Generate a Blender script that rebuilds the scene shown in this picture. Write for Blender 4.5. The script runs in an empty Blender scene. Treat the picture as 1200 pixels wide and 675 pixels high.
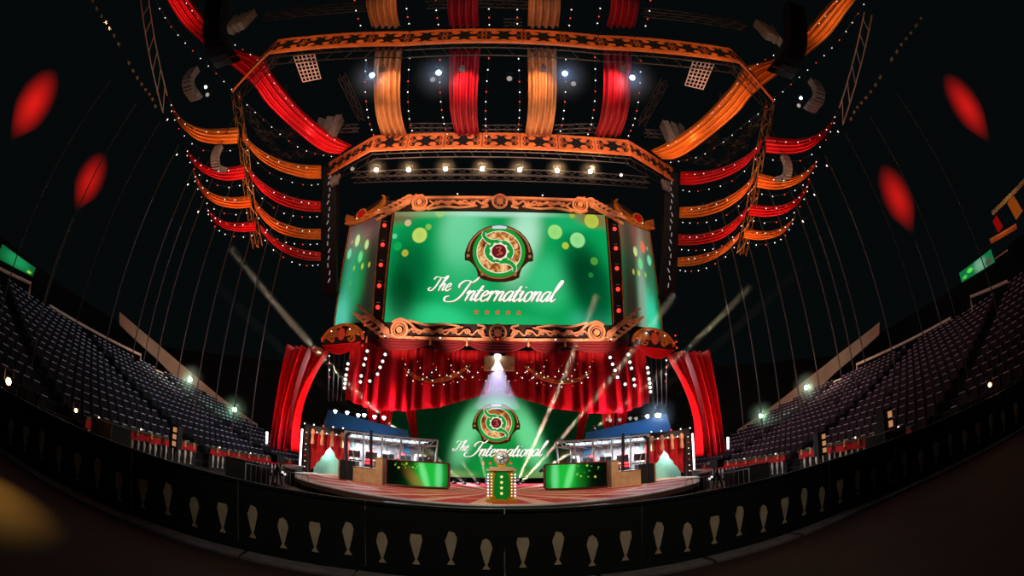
import bpy, math, random
import numpy as np
from math import sin, cos, pi, radians as rad, hypot, atan2, sqrt, tan
from mathutils import Vector as V, Matrix
random.seed(7)
sc = bpy.context.scene
COL = sc.collection
EYE = V((0, 0, 1.7)); PITCH = rad(24.5); YAW = rad(2.0); FPX = 500.0

# ------------------------------------------------------------------ survey helpers
def ray(x, y):
    X = x-600; Y = 337.5-y; r = hypot(X, Y) or 1e-6
    th = 2*math.asin(r/(2*FPX))
    a, b, c = sin(th)*X/r, sin(th)*Y/r, cos(th)
    f = c*cos(PITCH)-b*sin(PITCH); z = c*sin(PITCH)+b*cos(PITCH)
    return V((a*cos(YAW)+f*sin(YAW), -a*sin(YAW)+f*cos(YAW), z))
def aY(x, y, Y): d = ray(x, y); return EYE+d*(Y/d.y)
def aX(x, y, X): d = ray(x, y); return EYE+d*(X/d.x)
def aZ(x, y, Z): d = ray(x, y); return EYE+d*((Z-EYE.z)/d.z)
def aH(x, y, h): d = ray(x, y); return EYE+d*(h/hypot(d.x, d.y))
AX = 583.5
def mx(p): return V((-p.x, p.y, p.z))
def side(p, s): return V((p.x*(-s), p.y, p.z))          # p measured on the left, s=-1 keeps it

# ------------------------------------------------------------------ materials
def lin(c):
    c = c/255.0
    return c/12.92 if c <= 0.04045 else ((c+0.055)/1.055)**2.4
def rgb(r, g, b): return (lin(r), lin(g), lin(b), 1)
MATS = {}
def mat(name, col, rough=.6, metal=0, noise=0, scale=6, bump=0):
    m = bpy.data.materials.new(name); m.use_nodes = True; MATS[name] = m
    nt = m.node_tree; b = nt.nodes['Principled BSDF']
    b.inputs['Base Color'].default_value = col; b.inputs['Roughness'].default_value = rough
    b.inputs['Metallic'].default_value = metal
    if noise or bump:
        tc = nt.nodes.new('ShaderNodeTexCoord'); n = nt.nodes.new('ShaderNodeTexNoise')
        n.inputs['Scale'].default_value = scale; n.inputs['Detail'].default_value = 5
        nt.links.new(tc.outputs['Object'], n.inputs['Vector'])
        if noise:
            r = nt.nodes.new('ShaderNodeValToRGB')
            r.color_ramp.elements[0].position = .3; r.color_ramp.elements[1].position = .7
            r.color_ramp.elements[0].color = tuple(c*(1-noise) for c in col[:3])+(1,)
            r.color_ramp.elements[1].color = tuple(min(1, c*(1+noise)) for c in col[:3])+(1,)
            nt.links.new(n.outputs['Fac'], r.inputs['Fac']); nt.links.new(r.outputs['Color'], b.inputs['Base Color'])
        if bump:
            bp = nt.nodes.new('ShaderNodeBump'); bp.inputs['Strength'].default_value = bump
            nt.links.new(n.outputs['Fac'], bp.inputs['Height']); nt.links.new(bp.outputs['Normal'], b.inputs['Normal'])
    return m
def emit(name, col, s=1.0, sample=False):
    m = bpy.data.materials.new(name); m.use_nodes = True; MATS[name] = m
    nt = m.node_tree; nt.nodes.clear(); o = nt.nodes.new('ShaderNodeOutputMaterial'); e = nt.nodes.new('ShaderNodeEmission')
    e.inputs['Color'].default_value = col; e.inputs['Strength'].default_value = s
    nt.links.new(e.outputs[0], o.inputs['Surface'])
    if not sample: m.cycles.emission_sampling = 'NONE'
    return m
def vcol_emit(name, s=1.0):
    m = emit(name, (1, 1, 1, 1), s); nt = m.node_tree
    a = nt.nodes.new('ShaderNodeVertexColor'); a.layer_name = 'Col'
    e = [n for n in nt.nodes if n.type == 'EMISSION'][0]
    nt.links.new(a.outputs['Color'], e.inputs['Color']); return m
def haze(name, col, dens):
    m = bpy.data.materials.new(name); m.use_nodes = True; MATS[name] = m
    nt = m.node_tree; nt.nodes.clear(); o = nt.nodes.new('ShaderNodeOutputMaterial'); e = nt.nodes.new('ShaderNodeVolumeScatter')
    e.inputs['Color'].default_value = col; e.inputs['Density'].default_value = dens; e.inputs['Anisotropy'].default_value = .3
    nt.links.new(e.outputs[0], o.inputs['Volume']); return m

M_red = mat('red velvet', rgb(205, 12, 26), .7, noise=.15, scale=2)
M_redsatin = mat('red satin', rgb(215, 14, 28), .5, noise=.12, scale=1.5)
M_org = mat('orange satin', rgb(235, 125, 35), .5, noise=.12, scale=1.5)
M_gold = mat('amber satin', rgb(200, 130, 75), .6, noise=.12, scale=1.5)
M_crim = mat('dark crimson satin', rgb(150, 8, 26), .6, noise=.12, scale=1.5)
M_band = mat('painted orange board', rgb(235, 120, 60), .6, noise=.25, scale=1.2)
M_fil = mat('salmon gilt carving', rgb(248, 158, 110), .5, noise=.2, scale=2)
M_filg = mat('gilt carving', rgb(215, 130, 55), .45, noise=.3, scale=3)
M_blk = mat('black paint', rgb(14, 15, 17), .7)
M_void = mat('black cutout', rgb(6, 4, 4), .9)
M_frame = mat('dark frame', rgb(40, 20, 18), .6, noise=.3, scale=2)
M_steel = mat('dark steel', rgb(70, 62, 60), .45, .6, noise=.3, scale=4)
M_brass = mat('brass', rgb(170, 120, 60), .4, .7)
M_alu = mat('aluminium', rgb(215, 220, 225), .4, .3)
M_grey = mat('grey cabinet', rgb(120, 112, 108), .6, noise=.3)
M_white = mat('white paint', rgb(225, 220, 205), .5)
M_tan = mat('tan board', rgb(190, 150, 100), .6, noise=.2, scale=3)
M_bal = mat('cream baluster board', rgb(225, 205, 170), .7, noise=.15, scale=5)
M_stone = mat('grey curb', rgb(120, 118, 118), .8, noise=.3, scale=5, bump=.3)
M_barr = mat('black barrier board', rgb(17, 20, 23), .6, noise=.3, scale=3)
M_seat = mat('seat fabric', rgb(13, 14, 24), .95, noise=.3)
M_seatr = mat('seat fabric right', rgb(34, 12, 22), .95, noise=.3)
M_seathl = mat('seat edge highlight', rgb(205, 210, 245), .4)  # light caught on the seat tops, painted as a pale strip
M_conc = mat('dark concrete', rgb(24, 24, 28), .9, noise=.3, scale=2)
M_wall = mat('dark wall', rgb(20, 20, 22), .9)
M_fascia = mat('tan fascia', rgb(150, 115, 95), .8, noise=.2, scale=.5)
M_rail = mat('pale handrail', rgb(230, 190, 165), .4)
M_greentop = mat('green ledge', rgb(60, 90, 55), .7)
M_rope = mat('grey rope', rgb(84, 78, 72), .9)
M_green = mat('green enamel', rgb(12, 120, 35), .4)
M_goldp = mat('bright gold paint', rgb(225, 175, 40), .35, .5)
M_silver = mat('silver', rgb(225, 230, 220), .3, .3)
M_mint = mat('mint drape', rgb(150, 215, 195), .7, noise=.1)
M_bluep = mat('blue tinted grey panel', rgb(38, 95, 135), .7)  # greyish panel, the lamps' blue light put into its colour
M_haze = haze('stage haze', (1, .93, .8, 1), .06)
def thin_haze(m, dens):                # haze density shaped to thin out from the stage so the shafts fade
    nt = m.node_tree; g = nt.nodes.new('ShaderNodeNewGeometry'); d = nt.nodes.new('ShaderNodeVectorMath'); d.operation = 'DISTANCE'
    d.inputs[1].default_value = (0, 23, 2); nt.links.new(g.outputs['Position'], d.inputs[0])
    mr = nt.nodes.new('ShaderNodeMapRange'); mr.inputs['From Min'].default_value = 1; mr.inputs['From Max'].default_value = 21; mr.inputs['To Min'].default_value = dens; mr.inputs['To Max'].default_value = 0
    nt.links.new(d.outputs['Value'], mr.inputs['Value']); v = [n for n in nt.nodes if n.type == 'VOLUME_SCATTER'][0]; nt.links.new(mr.outputs[0], v.inputs['Density'])
M_haze2 = haze('stage haze in the shafts', (1, .93, .8, 1), .06); thin_haze(M_haze2, .075)
E_w = emit('bulb white', (1, .88, .82, 1), 1.8)
E_r = emit('bulb red', (1, .05, .03, 1), 1.6)
E_warm = emit('lamp warm', (1, .75, .42, 1), 12)
E_cold = emit('lamp cold', (.82, .93, 1, 1), 9)
E_dim = emit('lamp dim', (.8, .7, .65, 1), .45)
E_star = emit('lamp green', (.55, 1, .75, 1), 20)
E_amber = emit('lamp amber', (1, .45, .12, 1), 14)
E_flare = emit('lamp blue', (.75, .88, 1, 1), 40)
E_tube = emit('tube white', (1, .85, .8, 1), 4)
E_strip = emit('strip cold', (.75, .92, 1, 1), 1.5)
def glassmat():
    m = bpy.data.materials.new('clear glass'); m.use_nodes = True; nt = m.node_tree; nt.nodes.clear(); MATS['clear glass'] = m
    o = nt.nodes.new('ShaderNodeOutputMaterial'); mixn = nt.nodes.new('ShaderNodeMixShader'); tr = nt.nodes.new('ShaderNodeBsdfTransparent'); gl = nt.nodes.new('ShaderNodeBsdfGlossy')
    gl.inputs['Roughness'].default_value = .08; mixn.inputs[0].default_value = .06; nt.links.new(tr.outputs[0], mixn.inputs[1]); nt.links.new(gl.outputs[0], mixn.inputs[2]); nt.links.new(mixn.outputs[0], o.inputs[0]); return m
E_gstar = emit('gold star light', (1, .8, .25, 1), 1.3)

# ------------------------------------------------------------------ mesh builder
class MB:
    def __init__(s): s.v = []; s.f = []
    def add(s, vs, fs):
        n = len(s.v); s.v += [tuple(p) for p in vs]; s.f += [tuple(i+n for i in f) for f in fs]; return s
    def obox(s, c, ax, ay, az):
        c = V(c); P = []
        for i in (-1, 1):
            for j in (-1, 1):
                for k in (-1, 1): P.append(c+V(ax)*i+V(ay)*j+V(az)*k)
        return s.add(P, [(0, 1, 3, 2), (4, 6, 7, 5), (0, 4, 5, 1), (2, 3, 7, 6), (0, 2, 6, 4), (1, 5, 7, 3)])
    def box(s, c, sz, rz=0, bevel=0):
        a = V((cos(rz), sin(rz), 0))*sz[0]/2; b = V((-sin(rz), cos(rz), 0))*sz[1]/2
        return s.obox(c, a, b, V((0, 0, sz[2]/2)))
    def tube(s, pts, r, n=6, closed=False):
        pts = [V(p) for p in pts]; N = len(pts); rings = []
        rr = r if callable(r) else (lambda t: r)
        up = None
        for i, p in enumerate(pts):
            if closed: d = pts[(i+1) % N]-pts[i-1]
            else: d = pts[min(i+1, N-1)]-pts[max(i-1, 0)]
            d.normalize()
            if up is None: up = V((0, 0, 1)) if abs(d.z) < .9 else V((1, 0, 0))
            a = d.cross(up)
            if a.length < 1e-4: a = d.cross(V((0, 1, 0)))
            a.normalize(); b = a.cross(d); up = b
            q = rr(i/max(1, N-1))
            rings.append([p+(a*cos(2*pi*k/n)+b*sin(2*pi*k/n))*q for k in range(n)])
        vs = [p for R in rings for p in R]; fs = []
        for i in range(N if closed else N-1):
            j = (i+1) % N
            for k in range(n): fs.append((i*n+k, i*n+(k+1) % n, j*n+(k+1) % n, j*n+k))
        if not closed: fs.append(tuple(range(n))[::-1]); fs.append(tuple((N-1)*n+k for k in range(n)))
        return s.add(vs, fs)
    def lathe(s, c, prof, n=12, axis=(0, 0, 1)):
        c = V(c); A = V(axis).normalized(); a = A.orthogonal().normalized(); b = A.cross(a); vs = []
        for r, z in prof:
            for k in range(n): vs.append(c+A*z+(a*cos(2*pi*k/n)+b*sin(2*pi*k/n))*max(r, 1e-4))
        fs = []; N = len(prof)
        for i in range(N-1):
            for k in range(n): fs.append((i*n+k, i*n+(k+1) % n, (i+1)*n+(k+1) % n, (i+1)*n+k))
        fs.append(tuple(range(n))[::-1]); fs.append(tuple((N-1)*n+k for k in range(n)))
        return s.add(vs, fs)
    def prism(s, poly, fr, t):
        """poly of (u, w) put through the frame fr(u, w, depth), extruded to the thickness t"""
        n = len(poly); vs = [fr(u, w, 0) for u, w in poly]+[fr(u, w, t) for u, w in poly]
        return s.add(vs, [tuple(range(n)), tuple(range(2*n-1, n-1, -1))]+[(i, i+n, (i+1) % n+n, (i+1) % n) for i in range(n)])
    def stroke(s, pts, wid, fr, t, sm=6, off=0):
        """flat calligraphic stroke: wid is a number or f(t, dir)"""
        P = catmull(pts, sm) if sm else pts; n = len(P); L = []; R = []
        for i, (x, y) in enumerate(P):
            x0, y0 = P[max(i-1, 0)]; x1, y1 = P[min(i+1, n-1)]; dx, dy = x1-x0, y1-y0; l = hypot(dx, dy) or 1
            dx /= l; dy /= l; w = wid(i/(n-1), (dx, dy)) if callable(wid) else wid
            L.append((x-dy*w/2, y+dx*w/2)); R.append((x+dy*w/2, y-dx*w/2))
        vs = [fr(a, b, off) for a, b in L]+[fr(a, b, off) for a, b in R]+[fr(a, b, off+t) for a, b in L]+[fr(a, b, off+t) for a, b in R]
        fs = []
        for i in range(n-1):
            fs += [(i, i+1, n+i+1, n+i), (2*n+i, 3*n+i, 3*n+i+1, 2*n+i+1), (i, 2*n+i, 2*n+i+1, i+1), (n+i, n+i+1, 3*n+i+1, 3*n+i)]
        fs += [(0, n, 3*n, 2*n), (n-1, 3*n-1, 4*n-1, 2*n-1)]
        return s.add(vs, fs)
    def grid(s, fn, nu, nv, thick=None):
        vs = [fn(i/nu, j/nv) for j in range(nv+1) for i in range(nu+1)]; W = nu+1
        fs = [(j*W+i, j*W+i+1, (j+1)*W+i+1, (j+1)*W+i) for j in range(nv) for i in range(nu)]
        if thick is not None:
            n = len(vs); t = V(thick); vs2 = [V(p)+t for p in vs]
            fs2 = [tuple(n+k for k in reversed(f)) for f in fs]
            e = [(i, i+1) for i in range(nu)]+[(nv*W+i+1, nv*W+i) for i in range(nu)]+[((j+1)*W, j*W) for j in range(nv)]+[(j*W+nu, (j+1)*W+nu) for j in range(nv)]
            fs = fs+fs2+[(b, a, a+n, b+n) for a, b in e]; vs = vs+vs2
        return s.add(vs, fs)
    def build(s, name, m, parent=None, label=None, smooth=False, origin=None):
        root = parent
        while root is not None and root.parent is not None: root = root.parent
        off = V(root['_o']) if root is not None else V(origin or (0, 0, 0))
        me = bpy.data.meshes.new(name)
        me.from_pydata([(p[0]-off.x, p[1]-off.y, p[2]-off.z) for p in s.v], [], s.f)
        me.materials.append(m)
        if smooth: me.polygons.foreach_set('use_smooth', [True]*len(me.polygons))
        o = bpy.data.objects.new(name, me); COL.objects.link(o)
        if parent is not None: o.parent = parent
        else: o.location = off
        if root is None: o['_o'] = tuple(off)
        if label: o['label'] = label
        return o
def catmull(P, n):
    out = []
    for i in range(len(P)-1):
        p0 = P[max(i-1, 0)]; p1 = P[i]; p2 = P[i+1]; p3 = P[min(i+2, len(P)-1)]
        for k in range(n):
            t = k/n
            out.append(tuple(.5*((2*b)+(-a+c)*t+(2*a-5*b+4*c-d)*t*t+(-a+3*b-3*c+d)*t**3) for a, b, c, d in zip(p0, p1, p2, p3)))
    out.append(tuple(P[-1])); return out
def thing(name, label, cat, loc, group=None):
    o = bpy.data.objects.new(name, None); COL.objects.link(o); o.location = loc; o.empty_display_size = .2
    o['_o'] = tuple(loc); o['label'] = label; o['category'] = cat
    if group: o['group'] = group
    return o
def tag(o, label, cat, group=None, kind=None):
    o['label'] = label; o['category'] = cat
    if group: o['group'] = group
    if kind: o['kind'] = kind
    return o
def struct(name, mb, m, label=None, cat=None):
    o = mb.build(name, m); o['kind'] = 'structure'
    o['label'] = label or {'floor': 'dark brown arena floor', 'wall_back': 'dark rear wall of the arena', 'wall_left': 'dark left wall of the arena', 'wall_right': 'dark right wall of the arena'}.get(name, name)
    return o
def copy_tree(o, parent=None):
    c = o.copy(); COL.objects.link(c); c.parent = parent
    for ch in list(o.children): copy_tree(ch, c)
    return c
def spot(pos, to, col, e, ang=30, blend=.6, r=.15):
    l = bpy.data.lights.new('spot', 'SPOT'); l.energy = e; l.color = col; l.spot_size = rad(ang); l.spot_blend = blend; l.shadow_soft_size = r
    o = bpy.data.objects.new('spot_light', l); COL.objects.link(o); o.location = pos
    o.rotation_euler = (V(to)-V(pos)).to_track_quat('-Z', 'Y').to_euler(); return o
def area(pos, to, col, e, sx, sy=None):
    l = bpy.data.lights.new('area', 'AREA'); l.energy = e; l.color = col; l.shape = 'RECTANGLE'; l.size = sx; l.size_y = sy or sx
    o = bpy.data.objects.new('area_light', l); COL.objects.link(o); o.location = pos
    o.rotation_euler = (V(to)-V(pos)).to_track_quat('-Z', 'Y').to_euler(); return o
def point(pos, col, e, r=.1):
    l = bpy.data.lights.new('point', 'POINT'); l.energy = e; l.color = col; l.shadow_soft_size = r
    o = bpy.data.objects.new('point_light', l); COL.objects.link(o); o.location = pos; return o
SIDE = {-1: 'left', 1: 'right'}

# bulbs share one mesh
_b = MB().lathe((0, 0, 0), [(.0, -.042), (.03, -.03), (.042, 0), (.03, .03), (0, .042)], 8)
def bulbmesh(m):
    me = bpy.data.meshes.new('bulb'); me.from_pydata(_b.v, [], _b.f); me.materials.append(m); return me
BW, BR = bulbmesh(E_w), bulbmesh(E_r)
def bulb(p, parent, me=None, s=1.0):
    root = parent
    while root.parent is not None: root = root.parent
    o = bpy.data.objects.new('bulb', me or BW); COL.objects.link(o); o.parent = parent
    o.location = V(p)-V(root['_o']); o.scale = (s, s, s); return o
def strand(P, n, label, group=None, s=1.0, sm=8, pat='wr', name='string_light'):
    P = [tuple(p) for p in P]; Q = [V(p) for p in catmull(P, sm)]
    t = thing(name, label, 'string light', Q[0], group)
    MB().tube(Q, .012, 4).build('cable', M_blk, t)
    L = [0]
    for a, b in zip(Q, Q[1:]): L.append(L[-1]+(b-a).length)
    for i in range(n):
        d = L[-1]*(i+.5)/n; k = max(j for j in range(len(L)) if L[j] <= d); k = min(k, len(Q)-2)
        f = (d-L[k])/max(1e-6, L[k+1]-L[k]); bulb(Q[k].lerp(Q[k+1], f)-V((0, 0, .06)), t, BR if pat[i % len(pat)] == 'r' else BW, s)
    return t
def truss(p0, p1, w, name='truss', label='', cat='truss', m=None, group=None, r=.035, step=None):
    p0 = V(p0); p1 = V(p1); d = (p1-p0); L = d.length; d.normalize()
    a = d.cross(V((0, 0, 1)));
    if a.length < .1: a = d.cross(V((1, 0, 0)))
    a.normalize(); b = d.cross(a); h = w/2; m = m or M_steel
    t = thing(name, label, cat, p0, group); C = MB(); D = MB()
    cs = [a*h+b*h, a*h-b*h, -a*h-b*h, -a*h+b*h]
    for c in cs: C.tube([p0+c, p1+c], r, 5)
    n = max(2, int(L/(step or w*1.3)))
    for i in range(n):
        q0 = p0+d*(L*i/n); q1 = p0+d*(L*(i+1)/n)
        for k in range(4):
            c, e = cs[k], cs[(k+1) % 4]
            if i % 2: c, e = e, c
            D.tube([q0+c, q1+e], r*.6, 4)
    C.build('chord', m, t); D.build('lacing', m, t); return t

# ------------------------------------------------------------------ camera
cam = bpy.data.cameras.new('camera'); co = bpy.data.objects.new('camera', cam); COL.objects.link(co)
cam.type = 'PANO'
try: cam.panorama_type = 'FISHEYE_EQUISOLID'; cam.fisheye_lens = 15; cam.fisheye_fov = pi
except AttributeError: pass
try: cam.cycles.panorama_type = 'FISHEYE_EQUISOLID'; cam.cycles.fisheye_lens = 15; cam.cycles.fisheye_fov = pi
except AttributeError: pass
cam.sensor_width = 36; cam.sensor_height = 20.25; cam.sensor_fit = 'HORIZONTAL'
co.location = EYE; co.rotation_euler = (pi/2+PITCH, 0, -YAW); sc.camera = co
sc.view_settings.view_transform = 'Standard'; sc.view_settings.look = 'None'; sc.view_settings.exposure = 0; sc.view_settings.gamma = 1
sc.view_settings.use_curve_mapping = False
w = bpy.data.worlds.new('world'); sc.world = w; w.use_nodes = True
w.node_tree.nodes['Background'].inputs[0].default_value = (.0017, .0026, .0028, 1); w.node_tree.nodes['Background'].inputs[1].default_value = 1  # dark teal ambient fill, let in by leaving the ceiling unbuilt
sc.cycles.max_bounces = 4; sc.cycles.diffuse_bounces = 2; sc.cycles.glossy_bounces = 2; sc.cycles.transparent_max_bounces = 12
sc.cycles.volume_bounces = 0; sc.cycles.use_denoising = True; sc.cycles.sample_clamp_indirect = 2; sc.cycles.caustics_reflective = False; sc.cycles.caustics_refractive = False

# ------------------------------------------------------------------ setting: floor, walls
def floormat():
    m = mat('arena floor', rgb(40, 27, 17), .8, noise=.5, scale=.9, bump=.15); return m
struct('floor', MB().box((0, 15, -.05), (110, 90, .1)), floormat())
struct('wall_back', MB().box((0, 44, 6), (110, .4, 12)), M_wall)
struct('wall_left', MB().box((-48, 15, 6), (.4, 90, 12)), M_wall)
struct('wall_right', MB().box((48, 15, 6), (.4, 90, 12)), M_wall)

# ------------------------------------------------------------------ the black barrier around the camera
TL = [(0, 6.15), (28, 6.5), (44, 7.2), (55, 7.8), (67, 9.2), (76, 10.6), (95, 13)]
TR = [(0, 6.15), (20, 6.5), (36, 7.6), (54, 10.0), (66, 11.4), (76, 12.8), (95, 15)]
def barr(a):
    T = TL if a < 0 else TR; q = abs(a)
    for (a0, h0), (a1, h1) in zip(T, T[1:]):
        if q <= a1: break
    t = (q-a0)/(a1-a0); h = h0+(h1-h0)*t
    return V((h*sin(rad(a)), h*cos(rad(a)), 0))
# arc-length table
AS = [-88+i*.5 for i in range(353)]; PS = [barr(a) for a in AS]; CS = [0]
for a, b in zip(PS, PS[1:]): CS.append(CS[-1]+(b-a).length)
def bpos(s):
    k = 0
    while k < len(CS)-2 and CS[k+1] < s: k += 1
    t = (s-CS[k])/(CS[k+1]-CS[k]); p = PS[k].lerp(PS[k+1], t)
    return p
NB = int(CS[-1]/2.0)
profs = [
 [(-.055, .46), (0, .49), (.055, .44), (.085, .34), (.03, .12), (.012, .07), (.055, 0), (-.055, 0), (-.012, .07), (-.03, .12), (-.085, .34)],
 [(-.075, .47), (.075, .47), (.09, .38), (.03, .13), (.012, .08), (.055, 0), (-.055, 0), (-.012, .08), (-.03, .13), (-.09, .38)],
 [(-.03, .52), (.05, .50), (.085, .42), (.07, .32), (.03, .13), (.012, .08), (.055, 0), (-.055, 0), (-.012, .08), (-.03, .13), (-.085, .37)]]
for i in range(NB):
    s0, s1 = i*2.0+.01, (i+1)*2.0-.01
    p0, p1 = bpos(s0), bpos(s1); d = (p1-p0).normalized(); n = V((d.y, -d.x, 0))
    if n.dot(p0) > 0: n = -n        # n faces the camera
    mid = (p0+p1)/2; L = (p1-p0).length
    azm = math.degrees(atan2(mid.x, mid.y))
    where = 'below the trophy pedestal' if abs(azm) < 8 else f"{'left' if azm < 0 else 'right'} of the pedestal"
    k = int(round(abs(azm)/ (12)));
    lab = f"black barrier section with cream balusters, {where}" if abs(azm) < 8 else f"black barrier section, number {k+1} outward {where}"
    words = ['first', 'second', 'third', 'fourth', 'fifth', 'sixth', 'seventh', 'eighth', 'ninth', 'tenth']
    t = thing('crowd_barrier', lab, 'barrier', mid, 'black barrier sections around the floor'); t['_az'] = azm
    MB().obox(mid+V((0, 0, .55)), d*L/2, n*.03, V((0, 0, .52))).build('panel', M_barr, t)
    MB().obox(mid+V((0, 0, 1.09)), d*L/2, n*.06, V((0, 0, .022))).build('top_rail', M_barr, t)
    MB().obox(mid+n*.06+V((0, 0, .05)), d*L/2, n*.06, V((0, 0, .05))).build('foot', M_barr, t)
    for j in range(4):
        c = p0+d*(L*(j+.5)/4)+n*.032; q = (i*4+j); pr = profs[q % 3]; z0 = .17+.03*((q*7) % 3)
        fr = lambda u, w_, dd, c=c, d=d, n=n, z0=z0: c+d*u+n*dd+V((0, 0, z0+w_))
        MB().prism(pr, fr, .02).build('baluster', M_bal, t)
sects = sorted([o for o in COL.objects if o.name.startswith('crowd_barrier')], key=lambda o: o['_az'])
ci = min(range(len(sects)), key=lambda k: abs(sects[k]['_az']))
for k, o in enumerate(sects):
    dlt = k-ci
    if dlt == 0: o['label'] = 'black barrier section with cream balusters directly below the trophy pedestal'
    else: o['label'] = f"black baluster barrier section, {words[abs(dlt)-1]} to the {'left' if dlt < 0 else 'right'} of the one below the pedestal"
# curb slabs at the foot of the barrier
NC = int(CS[-1]/1.7)
for i in range(NC):
    p0, p1 = bpos(i*1.7+.04), bpos((i+1)*1.7-.04); d = (p1-p0).normalized(); n = V((d.y, -d.x, 0))
    if n.dot(p0) > 0: n = -n
    mid = (p0+p1)/2+n*.42
    o = MB().obox(mid+V((0, 0, .02)), d*(p1-p0).length/2, n*.2, V((0, 0, .02))).build('curb_slab', M_stone, origin=mid)
    tag(o, 'flat grey curb slab on the floor along the foot of the barrier', 'curb', 'curb slabs along the barrier')

# ------------------------------------------------------------------ stage platform
SC = V((0, 19.5, 0)); SR = 8.9; SZ = .75
def stagemat():
    m = mat('sunburst carpet', rgb(190, 20, 30), .6); nt = m.node_tree; b = nt.nodes['Principled BSDF']
    tc = nt.nodes.new('ShaderNodeTexCoord'); sp = nt.nodes.new('ShaderNodeSeparateXYZ'); nt.links.new(tc.outputs['Object'], sp.inputs[0])
    def mth(op, a, bb=None):
        n = nt.nodes.new('ShaderNodeMath'); n.operation = op
        for k, q in enumerate((a, bb)):
            if q is None: continue
            if isinstance(q, (int, float)): n.inputs[k].default_value = q
            else: nt.links.new(q, n.inputs[k])
        return n.outputs[0]
    at = mth('ARCTAN2', mth('SUBTRACT', sp.outputs['Y'], -2.5), sp.outputs['X'])
    w_ = mth('SINE', mth('MULTIPLY', at, 22.0)); st = mth('GREATER_THAN', w_, .45)
    rr = mth('SQRT', mth('ADD', mth('POWER', sp.outputs['X'], 2), mth('POWER', sp.outputs['Y'], 2)))
    ring = mth('MULTIPLY', mth('GREATER_THAN', rr, 8.3), 1.0)
    ring2 = mth('MULTIPLY', mth('GREATER_THAN', rr, 6.4), mth('LESS_THAN', rr, 6.6))
    mx_ = nt.nodes.new('ShaderNodeMix'); mx_.data_type = 'RGBA'; nt.links.new(st, mx_.inputs[0])
    mx_.inputs[6].default_value = rgb(180, 8, 26); mx_.inputs[7].default_value = rgb(222, 165, 135)
    m2 = nt.nodes.new('ShaderNodeMix'); m2.data_type = 'RGBA'; nt.links.new(mth('MAXIMUM', ring, ring2), m2.inputs[0])
    nt.links.new(mx_.outputs[2], m2.inputs[6]); m2.inputs[7].default_value = rgb(215, 170, 140)
    nt.links.new(m2.outputs[2], b.inputs['Base Color']); return m
M_sun = stagemat()
st = thing('stage', 'round stage with red and cream sunburst floor in front of the green backdrop', 'stage', SC)
MB().lathe(SC+V((0, 0, 0)), [(SR, .6), (SR, SZ-.0), (0.01, SZ)], 96).build('sunburst_floor', M_sun, st)
MB().lathe(SC, [(SR-.1, 0), (SR-.1, .6)], 96).build('skirt', M_blk, st)
def ringpts(r, z, a0, a1, n=60, c=SC): return [c+V((r*sin(rad(a0+(a1-a0)*i/n)), -r*cos(rad(a0+(a1-a0)*i/n)), z)) for i in range(n+1)]
MB().tube(ringpts(SR+.02, SZ, -95, 95), .035, 6).build('edge_trim', M_alu, st)
def arcslab(r0, r1, z0, z1, a0, a1, n=40, c=SC):
    m = MB()
    def f(u, v):
        pass
    vs = []
    for i in range(n+1):
        a = rad(a0+(a1-a0)*i/n)
        for r, z in ((r0, z0), (r1, z0), (r1, z1), (r0, z1)): vs.append(c+V((r*sin(a), -r*cos(a), z)))
    fs = []
    for i in range(n):
        for k in range(4): fs.append((i*4+k, i*4+(k+1) % 4, (i+1)*4+(k+1) % 4, (i+1)*4+k))
    fs += [(0, 3, 2, 1), tuple(n*4+k for k in range(4))]
    return m.add(vs, fs)
M_step = mat('stage step', rgb(120, 85, 75), .5, noise=.2)
for s in (-1, 1):
    t = thing('stage_step', f'low curved step around the {SIDE[s]} front of the round stage', 'step', SC+V((s*5, -8, 0)), 'curved steps around the stage')
    a0, a1 = (-62, -9) if s < 0 else (9, 62)
    arcslab(SR+.15, SR+.75, .0, .42, a0, a1).build('riser', M_blk, t)
    arcslab(SR+.13, SR+.78, .42, .46, a0, a1).build('tread', M_step, t)
    t = thing('curved_parapet', f'low curved wooden parapet with small lamps at the {SIDE[s]} edge of the stage', 'parapet', SC+V((s*8.5, -5, 0)), 'curved parapets')
    a0, a1 = (-84, -50) if s < 0 else (50, 84)
    arcslab(SR+.1, SR+.3, .46, 1.02, a0, a1).build('wall', M_blk, t)
    arcslab(SR+.02, SR+.38, 1.02, 1.08, a0, a1).build('cap', M_step, t)
    for a in (54, 62, 70, 78):
        bulb(SC+V((s*(SR+.36)*sin(rad(a)), -(SR+.36)*cos(rad(a)), .8)), t, BW, 1.1)
# centre thrust behind the barrier
o = thing('catwalk', 'narrow grey runway strip running from the pedestal foot toward the barrier', 'runway', (0, 10.4, 0))
MB().box((0, 9.85, .6), (5.5, 1.5, .22)).build('deck', M_steel, o); MB().box((0, 9.85, .25), (5.2, 1.4, .48)).build('skirt', M_blk, o)

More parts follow.
